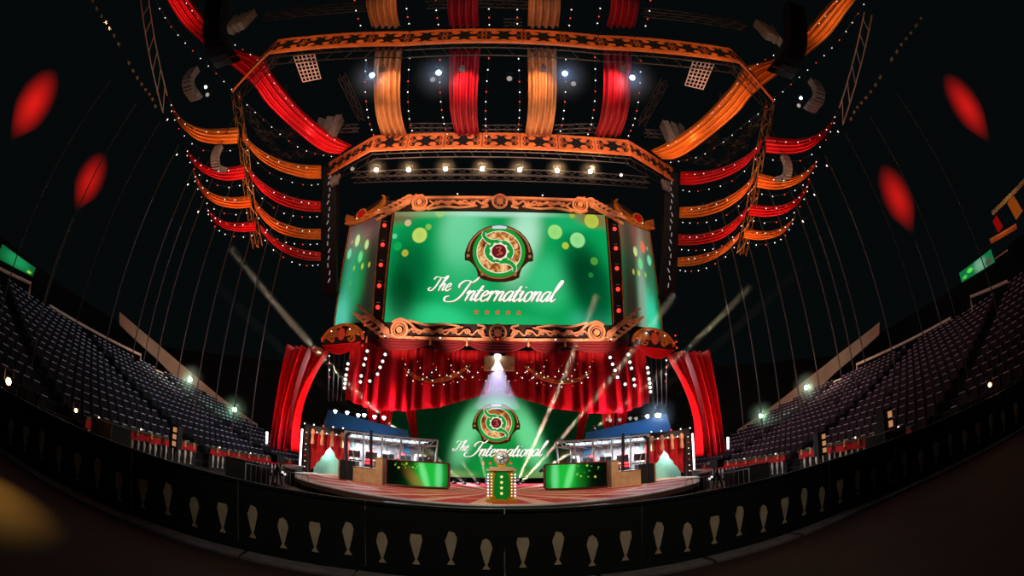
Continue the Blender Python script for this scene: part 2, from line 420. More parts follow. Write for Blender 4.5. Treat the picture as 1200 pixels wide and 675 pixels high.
# ------------------------------------------------------------------ trophy pedestal
P = V((.13, 11.9, SZ)); PX, PY = P.x, P.y
t = thing('pedestal', 'gold and green trophy pedestal with four gold stars and bulbs at its edges', 'pedestal', P)
MB().box((PX, PY, SZ+.05), (.82, .6, .1)).build('plinth', M_goldp, t)
MB().box((PX, PY, SZ+.48), (.6, .42, .82)).build('body', M_goldp, t)
MB().box((PX, PY, SZ+.93), (.8, .58, .06)).build('top_slab', mat('pink marble', rgb(205, 150, 120), .4), t)
MB().box((PX, PY, SZ+.985), (.64, .46, .05)).build('upper_slab', M_tan, t)
fp = lambda u, w_, dd: V((PX+u, PY-.21-dd, SZ+.48+w_))
pan = [(.2*math.copysign(abs(cos(a))**.35, cos(a)), .38*math.copysign(abs(sin(a))**.6, sin(a))) for a in [2*pi*k/32 for k in range(32)]]
gp = MB().prism(pan, fp, .03).build('green_panel', emit('green lit panel', rgb(10, 105, 30), 1.0), t)
def starpoly(r, cx=0, cy=0): return [(cx+r*(1 if k % 2 == 0 else .42)*sin(pi*k/5), cy+r*(1 if k % 2 == 0 else .42)*cos(pi*k/5)) for k in range(10)]
for k in range(4):
    MB().prism(starpoly(.055, 0, .25-k*.155), lambda u, w_, dd: fp(u, w_, dd+.03), .015).build('star', E_gstar, gp)
for s in (-1, 1):
    MB().box((PX+s*.27, PY-.22, SZ+.48), (.1, .05, .86)).build('pilaster', M_goldp, t)
    for k in range(8): bulb((PX+s*.36, PY-.22, SZ+.2+k*.085), t, BW, .6); bulb((PX+s*.27, PY-.27, SZ+.2+k*.085), t, BW, .4)
tp = V((PX, PY, SZ+1.01))
t = thing('trophy', 'round silver shield trophy standing on top of the pedestal', 'trophy', tp)
MB().box(tp+V((0, 0, .03)), (.2, .12, .06)).build('base', M_goldp, t)
MB().lathe(tp+V((0, -.03, .24)), [(.0, .07), (.06, .066), (.08, .04), (.12, .06), (.15, .03), (.185, .01), (.17, -.02), (0, -.03)], 28, (0, -1, 0)).build('shield', M_silver, t, smooth=True)
er = MB()
TF = lambda u, w_, d: tp+V((u, -.1-d, .24+w_))
er.stroke([(-.07, .1), (-.02, .05), (.05, .06), (.06, 0), (0, -.03), (-.06, -.05), (-.02, -.11)], .03, TF, .012, 6)
for q in range(6): er.stroke([(.09*cos(q*1.047), .09*sin(q*1.047)), (.14*cos(q*1.047+.35), .14*sin(q*1.047+.35))], .02, TF, .004, 0)
er.build('engraving', M_steel, t)
MB().tube([tp+V((.2*cos(a), 0, .24+.2*sin(a))) for a in [rad(-50+i*280/24) for i in range(25)]], .018, 6).build('rim', M_goldp, t)
for s in (-1, 1): MB().tube([tp+V((s*.13, 0, .05)), tp+V((s*.11, 0, .12)), tp+V((s*.15, 0, .2))], .014, 5).build('support', M_goldp, t)
point((PX-.4, PY-1.2, SZ+1.6), (1, .95, .8), 45, .1)  # unseen light added to brighten the trophy

# ------------------------------------------------------------------ the lit screens
def paint(u, v, blobs, circs, base):
    c = np.zeros(u.shape+(3,))+np.array([lin(q) for q in base])
    for x, y, sx, sy, ang, col, a in blobs:
        ca, sa = cos(ang), sin(ang); dx = (u-x); dy = (v-y); p = (dx*ca+dy*sa)/sx; q = (-dx*sa+dy*ca)/sy
        w_ = a*np.exp(-(p*p+q*q)**1.8*.6)[..., None]; c = c*(1-w_)+w_*np.array([lin(k) for k in col])
    for x, y, r, col, a in circs:
        d = np.hypot(u-x, v-y); w_ = a*np.clip((r-d)/1.0+.5, 0, 1)[..., None]*(.8+.2*np.clip(d/r, 0, 1))[..., None]
        c = c*(1-w_)+w_*np.array([lin(k) for k in col])
    return c
def screen_mesh(name, fr, u0, u1, v0, v1, parent, blobs, circs, base, nu=360, nv=190, mask=None):
    """fr(px, py) -> world; colours painted in the same px, py units"""
    us = np.linspace(u0, u1, nu+1); vs = np.linspace(v0, v1, nv+1); U, W = np.meshgrid(us, vs)
    C = paint(U, W, blobs, circs, base); mb = MB()
    mb.v = [tuple(fr(U[j, i], W[j, i])) for j in range(nv+1) for i in range(nu+1)]; w1 = nu+1
    mb.f = [(j*w1+i, j*w1+i+1, (j+1)*w1+i+1, (j+1)*w1+i) for j in range(nv) for i in range(nu)]
    o = mb.build(name, M_led, parent)
    ca = o.data.color_attributes.new('Col', 'FLOAT_COLOR', 'POINT')
    ca.data.foreach_set('color', np.concatenate([C.reshape(-1, 3), np.ones((C.size//3, 1))], 1).astype(np.float32).ravel())
    return o
M_led = vcol_emit('led picture')
def goldmat():
    m = emit('emblem gold', rgb(200, 130, 60), 1); nt = m.node_tree; e = [n for n in nt.nodes if n.type == 'EMISSION'][0]
    tc = nt.nodes.new('ShaderNodeTexCoord'); n = nt.nodes.new('ShaderNodeTexNoise'); n.inputs['Scale'].default_value = 2.0; n.inputs['Detail'].default_value = 5; n.inputs['Distortion'].default_value = .8
    r = nt.nodes.new('ShaderNodeValToRGB'); r.color_ramp.elements[0].position = .38; r.color_ramp.elements[0].color = rgb(95, 42, 12)
    r.color_ramp.elements[1].position = .62; r.color_ramp.elements[1].color = rgb(245, 205, 140)
    k = r.color_ramp.elements.new(.5); k.color = rgb(190, 115, 50)
    nt.links.new(tc.outputs['Object'], n.inputs['Vector']); nt.links.new(n.outputs['Fac'], r.inputs['Fac']); nt.links.new(r.outputs[0], e.inputs[0]); return m
E_gold = goldmat()
E_bronze = emit('emblem bronze', rgb(54, 28, 15)); E_bronzel = emit('emblem bronze light', rgb(160, 105, 65)); E_egreen = emit('emblem green', rgb(28, 150, 50))
E_ewhite = emit('emblem white', rgb(235, 235, 215)); E_orb = emit('emblem orb', rgb(105, 25, 25)); E_orbl = emit('emblem orb light', rgb(190, 90, 80))
E_txt = emit('lettering white', rgb(250, 252, 245), 1.05); E_sh = emit('lettering edge', rgb(170, 120, 60), .8)
E_ystar = emit('small star', rgb(225, 85, 40), 1)
E_plate = emit('emblem name plate', rgb(200, 215, 225))
def circ(r, n=40, cx=0, cy=0): return [(cx+r*cos(2*pi*k/n), cy+r*sin(2*pi*k/n)) for k in range(n)]
GLY = {
 'T': ([[(-.25, 1.45), (-.1, 1.8), (.4, 1.75), (.85, 1.7), (1.25, 1.95)], [(.55, 1.75), (.5, 1.2), (.42, .5), (.2, .05), (-.15, .02), (-.28, .3), (-.05, .42)]], 1.0),
 'h': ([[(-.1, .5), (.2, 1.3), (.32, 1.85), (.18, 1.95), (.08, 1.5), (.05, .8), (.03, 0)], [(.05, .45), (.25, .9), (.45, .9), (.45, .4), (.5, .05), (.75, .2)]], .78),
 'e': ([[(.0, .42), (.3, .55), (.42, .8), (.25, 1.0), (.05, .75), (.03, .3), (.22, .0), (.45, .08), (.66, .35)]], .62),
 'I': ([[(-.05, 1.25), (-.12, 1.6), (.15, 1.95), (.55, 1.95), (.8, 1.8), (1.05, 2.0), (1.2, 2.35)], [(.72, 1.85), (.62, 1.2), (.5, .5), (.2, .02), (-.3, -.12), (-.72, .0), (-.78, .35), (-.5, .45)]], .98),
 'n': ([[(-.12, .7), (.05, .98), (.1, .8), (.07, 0)], [(.09, .5), (.3, .93), (.5, .9), (.48, .4), (.52, .04), (.78, .3)]], .76),
 't': ([[(-.05, .4), (.1, 1.0), (.2, 1.5), (.12, .8), (.08, .2), (.22, .0), (.48, .3)], [(-.12, 1.0), (.42, 1.04)]], .5),
 'r': ([[(-.12, .7), (.05, .98), (.1, .8), (.07, 0)], [(.09, .55), (.25, .9), (.45, 1.0), (.52, .85)]], .56),
 'a': ([[(.55, .85), (.35, 1.0), (.08, .75), (.03, .3), (.2, .0), (.42, .25), (.58, .9)], [(.6, 1.0), (.56, .5), (.58, .05), (.85, .3)]], .82),
 'i': ([[(-.1, .6), (.08, 1.0), (.06, .4), (.15, .0), (.38, .3)], [(.12, 1.42), (.15, 1.36)]], .42),
 'o': ([[(.35, 1.0), (.1, .85), (.02, .4), (.2, .0), (.48, .2), (.52, .7), (.35, 1.0), (.45, .85), (.72, .8)]], .68),
 'l': ([[(-.1, .3), (.2, 1.2), (.38, 1.9), (.25, 2.1), (.12, 1.6), (.06, .5), (.18, .0), (.45, .3)]], .5)}
def word(txt, x, y, s, fr, parent, slant=.5, sx=1.0):
    main = MB(); sh = MB()
    for ch in txt:
        if ch == ' ': x += .5*s; continue
        st_, adv = GLY[ch]
        for k in st_:
            pts = [(x+(a*sx+b*slant)*s, y+b*s) for a, b in k]
            main.stroke(pts, lambda t_, d: s*(.075+.145*max(0, abs(d[1]*.92+d[0]*.1))**1.5)*(.45+.55*min(1, 6*min(t_, 1-t_)+.2)), fr, .012, 5, .03)
            sh.stroke([(a+.05*s, b-.06*s) for a, b in pts], lambda t_, d: s*(.06+.12*abs(d[1])**1.5), fr, .008, 5, .012)
        x += adv*s*sx
    main.build('lettering', E_txt, parent); sh.build('lettering_edge', E_sh, parent); return x
def logo(fr, cx, cy, k, parent):
    """fr(u, w, out); k: half width of the emblem"""
    F = lambda d: (lambda u, w_, dd: fr(cx+u*k, cy+w_*k, dd+d))
    H = [(0, .85), (.22, .83), (.42, .76), (.62, .64), (.78, .47), (.9, .27), (.97, .06), (1.0, -.07), (.99, -.27), (.86, -.29), (.76, -.38), (.66, -.5), (.61, -.64), (.59, -.77), (.42, -.85), (.2, -.9)]
    out = H+[(0, -.91)]+[(-a, b) for a, b in reversed(H[1:])]
    e = MB().prism(out, F(.01), .02).build('emblem', E_bronze, parent)
    hl = MB()
    hl.stroke([(-.9, 0), (-.82, .3), (-.6, .58), (-.3, .74), (0, .79), (.3, .74), (.6, .58), (.82, .3), (.9, 0)], .05, F(.035), .01, 5)
    hl.stroke([(-.66, -.36), (-.5, -.62), (-.25, -.76), (0, -.8), (.25, -.76), (.5, -.62), (.66, -.36)], .035, F(.035), .01, 5)
    for s in (-1, 1):
        hl.prism(circ(.05, 10, s*.9, -.13), F(.035), .01); hl.prism(circ(.05, 10, s*.47, -.68), F(.035), .01)
    hl.build('rim_highlight', E_bronzel, e)
    MB().prism([(-.22, .8), (-.2, .72), (.2, .72), (.22, .8), (0, .83)], F(.05), .01).build('name_plate', E_plate, e)
    MB().prism(circ(.77), F(.04), .01).build('green_ring', E_egreen, e)
    MB().prism(circ(.655), F(.055), .006).build('white_ring', E_ewhite, e)
    MB().prism(circ(.63), F(.065), .006).build('gold_disc', E_gold, e)
    sw = MB(); wl = MB()
    for q in (-1, 1):
        tail = [(q*.02, -q*.3), (q*.22, -q*.3), (q*.37, -q*.37), (q*.46, -q*.5), (q*.44, -q*.6)]
        wl.stroke(tail, lambda t_, d: .2-.09*t_, F(.075), .006, 6); sw.stroke(tail, lambda t_, d: .15-.07*t_, F(.085), .006, 6)
        arm = [(q*.1, q*.3), (q*.27, q*.2), (q*.36, 0), (q*.3, -q*.2)]
        wl.stroke(arm, .17, F(.075), .006, 6); sw.stroke(arm, .12, F(.085), .006, 6)
    wl.prism(circ(.36, 30), F(.075), .006); sw.prism(circ(.335, 30), F(.087), .006)
    wl.build('swirl_outline', E_ewhite, e); sw.build('swirl', E_egreen, e)
    MB().prism([(.3*(1 if q % 2 == 0 else .82)*cos(pi*q/9), .3*(1 if q % 2 == 0 else .82)*sin(pi*q/9)) for q in range(18)], F(.095), .006).build('toothed_ring', E_ewhite, e)
    MB().prism(circ(.215, 24), F(.105), .006).build('orb', E_orb, e)
    MB().stroke([(-.1, .1), (.06, .12), (.0, 0), (.1, -.06), (-.06, -.12)], .035, F(.115), .006, 5).build('orb_mark', E_orbl, e)
# main screen plane
def SY(z): return 26.0-(z-10.9)/8.0*1.25
def F_main(u, w_, d=0): return V((u, SY(w_)-d, w_))
A1, B1 = 16.0, 11.0
def px2(u, v):                       # picture units of the main screen -> plane
    z = 18.85-(v-250)/128*8.0; return F_main((u-584.5)/130*7.55, z, 0)
ms = thing('video_screen', 'large centre video screen showing green picture with round emblem above the stage', 'screen', (0, 26.2, 10.9))
MB().obox((0, SY(14.9)+.28, 14.9), (7.75, 0, 0), (0, .2, 0), V((0, -.625, 4.2))).build('cabinet', M_blk, ms)
blobs = [(540, 275, 22, 34, 0, (140, 225, 180), .85), (545, 300, 30, 45, 0, (60, 200, 130), .5), (612, 285, 17, 42, .25, (185, 240, 210), .85), (640, 330, 26, 26, 0, (60, 205, 135), .7),
 (520, 372, 34, 14, .2, (50, 215, 140), .8), (470, 365, 16, 18, 0, (60, 170, 120), .5), (600, 375, 40, 8, 0, (40, 190, 110), .5), (690, 372, 22, 12, 0, (60, 190, 150), .7),
 (480, 322, 25, 40, 0, (0, 80, 38), .85), (472, 345, 14, 26, 0, (0, 50, 22), .7), (687, 325, 24, 44, -.3, (0, 52, 26), .95), (700, 350, 16, 30, 0, (0, 80, 45), .6), (665, 262, 26, 10, 0, (30, 180, 110), .6),
 (463, 254, 24, 9, -.2, (120, 70, 60), .85), (500, 252, 40, 5, 0, (150, 190, 130), .5), (700, 256, 22, 8, .2, (150, 90, 60), .8), (485, 275, 18, 14, 0, (10, 130, 60), .5), (584, 252, 60, 4, 0, (200, 240, 225), .6)]
circs = [(489, 279, 9, (205, 225, 105), .9), (499, 269, 3.6, (150, 200, 80), .8), (473, 264, 4, (235, 190, 150), .85), (473, 300, 4, (190, 190, 60), .85), (463, 292, 5, (20, 170, 80), .9), (458, 280, 3, (120, 220, 170), .8),
 (651, 273, 8.6, (165, 230, 125), .9), (678, 282, 9, (160, 235, 150), .9), (697, 258, 9, (190, 205, 70), .9), (663, 289, 4, (185, 215, 60), .9), (697, 306, 4.5, (90, 170, 60), .8), (692, 322, 3, (30, 140, 60), .8), (673, 252, 3.5, (190, 180, 50), .8), (512, 251, 6, (170, 210, 120), .7)]
scr = screen_mesh('picture', lambda u, v: px2(u, v)-V((0, .02, 0)), 454.5, 714.5, 250, 378, ms, blobs, circs, (8, 158, 84))
FL = lambda u, w_, d: F_main(u, w_, d+.03)
logo(FL, 0, 15.85, 2.32, scr)
word('The', -4.55, 13.1, .52, FL, scr, sx=1.05)
word('International', -3.0, 12.45, .69, FL, scr, sx=1.12)
for k in range(5): MB().prism(starpoly(.19, -1.42+k*.69, 11.72), lambda u, w_, d: FL(u, w_, d+.02), .01).build('star', E_ystar, scr)
for s in (-1, 1):
    MB().obox((s*7.68, SY(14.9)-.03, 14.9), (.05, 0, 0), (0, .05, 0), V((0, -.625, 4.05))).build('gilt_edge', M_filg, ms)
# side screens
sblobs = [(-.1, .85, 1.2, .2, 0, (140, 90, 92), .85), (0, 1.03, 1.4, .13, 0, (95, 50, 52), .9), (-.35, .25, .45, .5, .5, (60, 165, 125), .9), (-.8, .04, .5, .2, 0, (90, 205, 175), .8), (.8, .3, .5, .55, 0, (48, 38, 32), .95), (.5, .0, .6, .22, 0, (30, 40, 28), .9), (0, .45, .4, .3, 0, (25, 140, 70), .6)]
rblobs = [(0, .9, 1, .25, 0, (135, 70, 65), .85), (-.5, .6, .3, .5, 0, (45, 60, 45), .8), (.1, .3, .25, .6, -.45, (140, 165, 145), .9), (.5, .1, .3, .3, 0, (60, 215, 170), .9), (-.6, .1, .4, .4, 0, (45, 30, 28), .9), (.6, .55, .3, .25, 0, (60, 110, 80), .8)]
scc = [(-.35, .8, .15), (.3, .73, .12), (-.75, .68, .13), (.0, .62, .14), (-.3, .52, .06), (.2, .52, .07), (.6, .52, .06), (-.4, .38, .06), (-.7, .8, .05)]
M_sideL = None
for s in (-1, 1):
    ib, it = V((8.35*s, 25.7, 10.9)), V((8.7*s, 25.2, 18.9)); ob, ot = V((11.55*s, 27.0, 10.9)), V((11.45*s, 26.4, 18.9))
    nrm = (ib-ob).cross(it-ib); nrm.normalize()
    if nrm.y > 0: nrm = -nrm
    def Fs(a, b, d=0, s=s, ib=ib, it=it, ob=ob, ot=ot, nrm=nrm):      # a -1..1 from left to right, b 0..1
        k = (a+1)/2; k = k if s > 0 else 1-k
        return (ib.lerp(ob, k)).lerp(it.lerp(ot, k), b)+nrm*d
    t = thing('side_screen', f'narrow angled video screen at the {SIDE[s]} of the large centre screen', 'screen', (ib+ob)/2, 'angled side screens')
    bk = MB().prism([(-1.08, -.02), (1.08, -.02), (1.08, 1.02), (-1.08, 1.02)], lambda a, b, d: Fs(a, b, -.05-d), .4).build('cabinet', M_blk, t)
    bl = sblobs if s < 0 else rblobs
    us = np.linspace(-1, 1, 91); vs = np.linspace(0, 1, 161); U, W = np.meshgrid(us, vs)
    C = paint(U, W, [(x, y, sx, sy, an, c, a) for x, y, sx, sy, an, c, a in bl], [], (18, 98, 54))
    for i, (x, y, r) in enumerate(scc):
        if s > 0: x = -x*.8+.15; y -= .02
        d = np.hypot((U-x), (W-y)*2.5); wgt = np.clip((r-d)/.05+.5, 0, 1)[..., None]*.85
        cc = [(215, 240, 160), (200, 235, 150), (120, 225, 170), (110, 225, 140), (150, 200, 70), (190, 220, 80), (210, 190, 70), (60, 180, 90), (210, 160, 110)][i] if not (s > 0 and i in (0, )) else (250, 110, 70)
        C = C*(1-wgt)+wgt*np.array([lin(q) for q in cc])
    mb = MB(); mb.v = [tuple(Fs(U[j, i], W[j, i], .0)) for j in range(161) for i in range(91)]
    mb.f = [(j*91+i, j*91+i+1, (j+1)*91+i+1, (j+1)*91+i) for j in range(160) for i in range(90)]
    o = mb.build('picture', M_led, t); ca = o.data.color_attributes.new('Col', 'FLOAT_COLOR', 'POINT')
    ca.data.foreach_set('color', np.concatenate([C.reshape(-1, 3), np.ones((C.size//3, 1))], 1).astype(np.float32).ravel())
    for a in (-1.03, 1.03): MB().tube([Fs(a, 0, .05), Fs(a, 1, .05)], .055, 5).build('gilt_edge', M_filg, t)
    # dark column between centre and side screens with red lamps
    c0, c1 = V((8.0*s, 25.75, 10.7)), V((8.2*s, 24.6, 18.9))
    t = thing('lamp_tower', f'black pillar with five red lamps between centre screen and {SIDE[s]} side screen', 'pillar', c0, 'black lamp pillars')
    MB().obox((c0+c1)/2+V((0, .3, 0)), (.33, 0, 0), (0, .15, 0), (c1-c0)/2).build('column', M_blk, t)
    for k in range(5):
        p = c0.lerp(c1, .14+k*.18)+V((0, .05, 0))
        MB().lathe(p, [(.0, .1), (.13, .08), (.15, 0), (.12, -.05)], 12, (0, -1, -.4)).build('red_lamp', E_r, t)
        for q in (-.07, .07): MB().lathe(p+V((q, -.05, .32)), [(0, .02), (.03, 0), (0, -.02)], 6).build('glint', E_dim, t)

# ------------------------------------------------------------------ carved frame work
def spiral(cx, cy, r0, turns, a0, sgn=1, n=26, shrink=.15):
    return [(cx+r0*(1-(1-shrink)*i/n)*cos(a0+sgn*2*pi*turns*i/n), cy+r0*(1-(1-shrink)*i/n)*sin(a0+sgn*2*pi*turns*i/n)) for i in range(n+1)]
taper = lambda w0, w1: (lambda t_, d: w0+(w1-w0)*t_)
leafw = lambda wm: (lambda t_, d: wm*(.15+.85*sin(pi*min(1, max(0, t_*.8+.15)))))
def carve_long(fr, y0, h, half, flip, parent_root, name):
    """a long carved crest from -half to half, body band between y0 and y0+h; flip=-1 makes it grow downward"""
    mir = MB(); T = .14
    def Y(v): return y0+v*flip
    mir.prism([(-half+1.5, Y(0)), (half-1.5, Y(0)), (half-1.5, Y(.22*h)), (-half+1.5, Y(.22*h))][::flip], fr, T)
    for s in (-1, 1):
        X = lambda v: s*v
        mir.prism([(X(.8), Y(.2*h)), (X(half-2.2), Y(.2*h)), (X(half-2.4), Y(.5*h)), (X(half-4.5), Y(.4*h)), (X(2.2), Y(.42*h))], fr, T*.8) if False else None
        # vine
        pts = [(X(.8+i*.42), Y(.55*h+(.2*h if i % 2 else -.12*h))) for i in range(int((half-3.0)/.42))]
        mir.stroke(pts, .075, fr, T, 5)
        for i in range(int((half-3.2)/.84)):
            x = 1.1+i*.84; mir.stroke([(X(a), Y(b)) for a, b in spiral(x, .6*h, .2, 1.1, pi, -1, 14)], taper(.08, .04), fr, T, 0)
        # big eye scroll
        ex, ey, er = half-2.3, .62*h, .52
        mir.stroke([(X(a), Y(b)) for a, b in spiral(ex, ey, er, 1.0, 0, 1, 24, .98)], .15, fr, T*1.3, 0)
        mir.stroke([(X(a), Y(b)) for a, b in spiral(ex, ey, er*.66, 1.0, 0, 1, 20, .98)], .05, fr, T*1.4, 0)
        mir.prism(circ(.2, 14, X(ex), Y(ey)), fr, T*1.5)
        mir.stroke([(X(ex-4.1), Y(.95*h)), (X(ex-2.6), Y(.62*h)), (X(ex-1.3), Y(.62*h)), (X(ex-.6), Y(1.15*h)), (X(ex), Y(1.35*h)), (X(ex+.5), Y(1.1*h))], taper(.06, .2), fr, T, 5)
        mir.stroke([(X(ex-3.9), Y(.98*h)), (X(ex-2.8), Y(1.12*h)), (X(ex-1.8), Y(1.02*h)), (X(ex-.6), Y(1.3*h))], taper(.07, .12), fr, T, 5)
        mir.stroke([(X(ex-.2), Y(0)), (X(ex+.7), Y(.2*h)), (X(ex+1.3), Y(.9*h)), (X(ex+2.0), Y(1.35*h)), (X(ex+2.7), Y(1.45*h)), (X(ex+3.3), Y(1.7*h))], lambda t_, d: .26*(1-t_)**.6+.1, fr, T, 6)
        for i in range(7):
            x0 = ex+.5+i*.33; yy = (.05+.24*i)*h
            mir.stroke([(X(x0), Y(yy)), (X(x0+.35), Y(yy-.16*h)), (X(x0+.62), Y(yy+.02*h))], leafw(.17), fr, T, 4)
            mir.stroke([(X(x0+.2), Y(yy+.35*h)), (X(x0+.3), Y(yy+.62*h)), (X(x0+.65), Y(yy+.8*h))], leafw(.15), fr, T, 4)
    c = mir.build(name, M_fil, parent_root)
    md = MB(); md.stroke(circ(.5, 28, 0, Y(.55*h))+[circ(.5, 28, 0, Y(.55*h))[0]], .13, lambda u, w_, d: fr(u, w_, d+.1), T, 0)
    md.prism(circ(.24, 20, 0, Y(.55*h)), lambda u, w_, d: fr(u, w_, d+.1), T)
    for k in range(8):
        a = pi*k/4; md.prism([(.3*cos(a-.12), Y(.55*h)+.3*sin(a-.12)), (.42*cos(a), Y(.55*h)+.42*sin(a)), (.3*cos(a+.12), Y(.55*h)+.3*sin(a+.12))], lambda u, w_, d: fr(u, w_, d+.1), T)
    for s in (-1, 1):
        md.stroke([(s*.55, Y(.2*h)), (s*.9, Y(.3*h)), (s*1.1, Y(.7*h)), (s*.8, Y(.95*h)), (s*1.3, Y(1.1*h))], taper(.16, .08), fr, T, 5)
    md.build('medallion', M_fil, c); return c
ft = thing('screen_crest', 'long carved gilt crest with scrolls along the top of the centre screen', 'carved frame', (0, 24.5, 19))
MB().obox((0, 24.75, 19.35), (8.3, 0, 0), (0, .12, 0), (0, -.05, .42)).build('backing', M_frame, ft)
FT = lambda u, w_, d: V((u, 24.5-d-(w_-19)*.15, w_))
carve_long(FT, 19.85, .78, 8.0, -1, ft, 'carving')
fb = thing('lower_crest', 'long carved gilt crest with scrolls along the bottom edge of the centre screen', 'carved frame', (0, 25.4, 10))
MB().obox((0, 25.85, 10.2), (8.6, 0, 0), (0, .15, 0), (0, -.08, .62)).build('backing', M_frame, fb)
FB = lambda u, w_, d: V((u, 25.5-d-(w_-10)*.15, w_))
carve_long(FB, 9.62, .95, 8.6, 1, fb, 'carving')
for k in range(9): bulb(FB(-7.2+k*1.8, 9.72, .3), fb, BR if k % 3 == 1 else BW, 1.3)
for k in range(5): bulb(FT(-6+k*3, 19.9, .3), ft, BR if k % 2 == 0 else BW, 1.2)
# crests of the side screens
for s in (-1, 1):
    ib, ob = V((8.5*s, 25.1, 19.0)), V((11.7*s, 26.4, 19.0)); ax = (ob-ib)/3.2; nn = V((-ax.y*s, ax.x*s, 0)).normalized()
    if nn.y > 0: nn = -nn
    t = thing('side_crest', f'carved gilt wing crest with red oval above the {SIDE[s]} side screen', 'carved frame', (ib+ob)/2, 'side screen crests')
    FS = lambda u, w_, d, ib=ib, ax=ax, nn=nn: ib+ax*u+nn*(d+.1)+V((0, 0, w_))
    MB().prism([(-.3, .25), (-.2, 1.5), (.6, 1.35), (1.8, .9), (3.3, .45), (3.5, -.2), (2.6, -.35), (1.6, -.25), (.6, .0)], lambda u, w_, d: FS(u, w_, d-.15), .12).build('backing', M_frame, t)
    m = MB()
    for j in range(6):
        m.stroke([(1.9-.1*j, .15+.04*j), (1.0-.1*j, .2+.1*j), (.3-.05*j, .45+.17*j), (-.3+.12*j, .75+.17*j)], leafw(.2), FS, .12, 5)
        m.stroke([(1.9+.1*j, .1), (2.5+.05*j, -.15+.1*j), (3.1+.02*j, .0+.12*j), (3.45, .3+.1*j)], leafw(.15), FS, .12, 5)
    m.stroke([(-.2, .2), (.7, -.05), (1.7, -.28), (2.7, -.3), (3.4, -.05)], .16, FS, .16, 6)
    m.stroke(spiral(1.9, .35, .42, 1, 0, 1, 24, .97), .12, FS, .16, 0)
    m.build('carving', M_filg, t, smooth=False)
    MB().prism([(1.9+.24*cos(2*pi*k/20), .35+.33*sin(2*pi*k/20)) for k in range(20)], lambda u, w_, d: FS(u, w_, d+.12), .08).build('red_oval', M_redsatin, t)
    for k in range(4): bulb(FS(.2+k*.95, .1-.1*k, .3), t, BR if k % 2 else BW, 1.1)
    # corner medallion under the side screen
    c0 = V((10.35*s, 26.0, 9.4))
    t = thing('corner_lunette', f'rounded gilt lunette with red oval and red swag under the {SIDE[s]} side screen', 'carved frame', c0, 'corner lunettes')
    FC = lambda u, w_, d, c0=c0, ax=ax, nn=nn: c0+ax*u+nn*(d+.1)+V((0, 0, w_))
    arc = [(1.75*cos(a), .1+1.1*sin(a)) for a in [pi*k/18 for k in range(19)]]
    MB().prism(arc+[(-1.6, -.2), (1.6, -.2)], lambda u, w_, d: FC(u, w_, d-.2), .2).build('backing', M_frame, t)
    m = MB(); m.stroke(arc, .14, FC, .16, 0)
    for q in (-1, 1):
        for j in range(6):
            a = rad(15+j*13); m.stroke([(q*.3, .4), (q*(.5+.3*cos(a)), .35+.5*sin(a)), (q*(1.0+.45*cos(a)), .2+.75*sin(a)), (q*1.5*cos(a)*1.02, .1+1.0*sin(a))], leafw(.13), FC, .1, 4)
        m.stroke(spiral(q*.9, .2, .3, 1.2, 0, q, 20), taper(.1, .05), FC, .14, 0)
    m.build('carving', M_filg, t)
    MB().prism([(.28*cos(2*pi*k/20), .5+.42*sin(2*pi*k/20)) for k in range(20)], lambda u, w_, d: FC(u, w_, d+.1), .1).build('red_oval', mat('coral', rgb(225, 90, 70), .5), t)
    def dr(u, v, FC=FC): return FC((u-.5)*3.4, -.15-(1-(2*u-1)**2)*.75*v, .1+.12*sin(v*22))
    MB().grid(dr, 24, 14, nn*-.03).build('red_swag', M_redsatin, t, smooth=True)
    for k in range(5): bulb(FC(-1.6+k*.8, .95-.22*abs(k-2)**1.6, .3), t, BR if k % 2 == 0 else BW, 1.2)
    for k in range(4): bulb(FC(1.9*s*(1 if True else 1), .9-k*.45, .2), t, BR, 1.4)
M_deep = mat('deep red velvet', rgb(120, 8, 18), .8)
# red valance beneath the lower crest
def valance(x0, x1, Y, zt, drop, label):
    t = thing('valance', label, 'valance', ((x0+x1)/2, Y, zt), 'red swags under the screen')
    def f(u, v): return V((x0+(x1-x0)*u, Y-.1*sin(v*24+sin(u*3)), zt-v*(.18+drop*(1-(2*u-1)**2))))
    MB().grid(f, 24, 14, (0, .03, 0)).build('cloth', M_deep, t, smooth=True)
    MB().lathe(((x0, Y-.1, zt-.35)), [(.03, 0), (.09, .1), (.06, .2), (.03, .45)], 8).build('tassel', M_fil, t)
vx = [-8.4, -4.2, -1.9, 1.9, 4.2, 8.4]
vn = ['at the far left', 'left of the middle', 'in the very middle', 'right of the middle', 'at the far right']
for k in range(5): valance(vx[k], vx[k+1], 25.3, 9.55, .55, f'draped red valance swag under the lower crest, {vn[k]}')

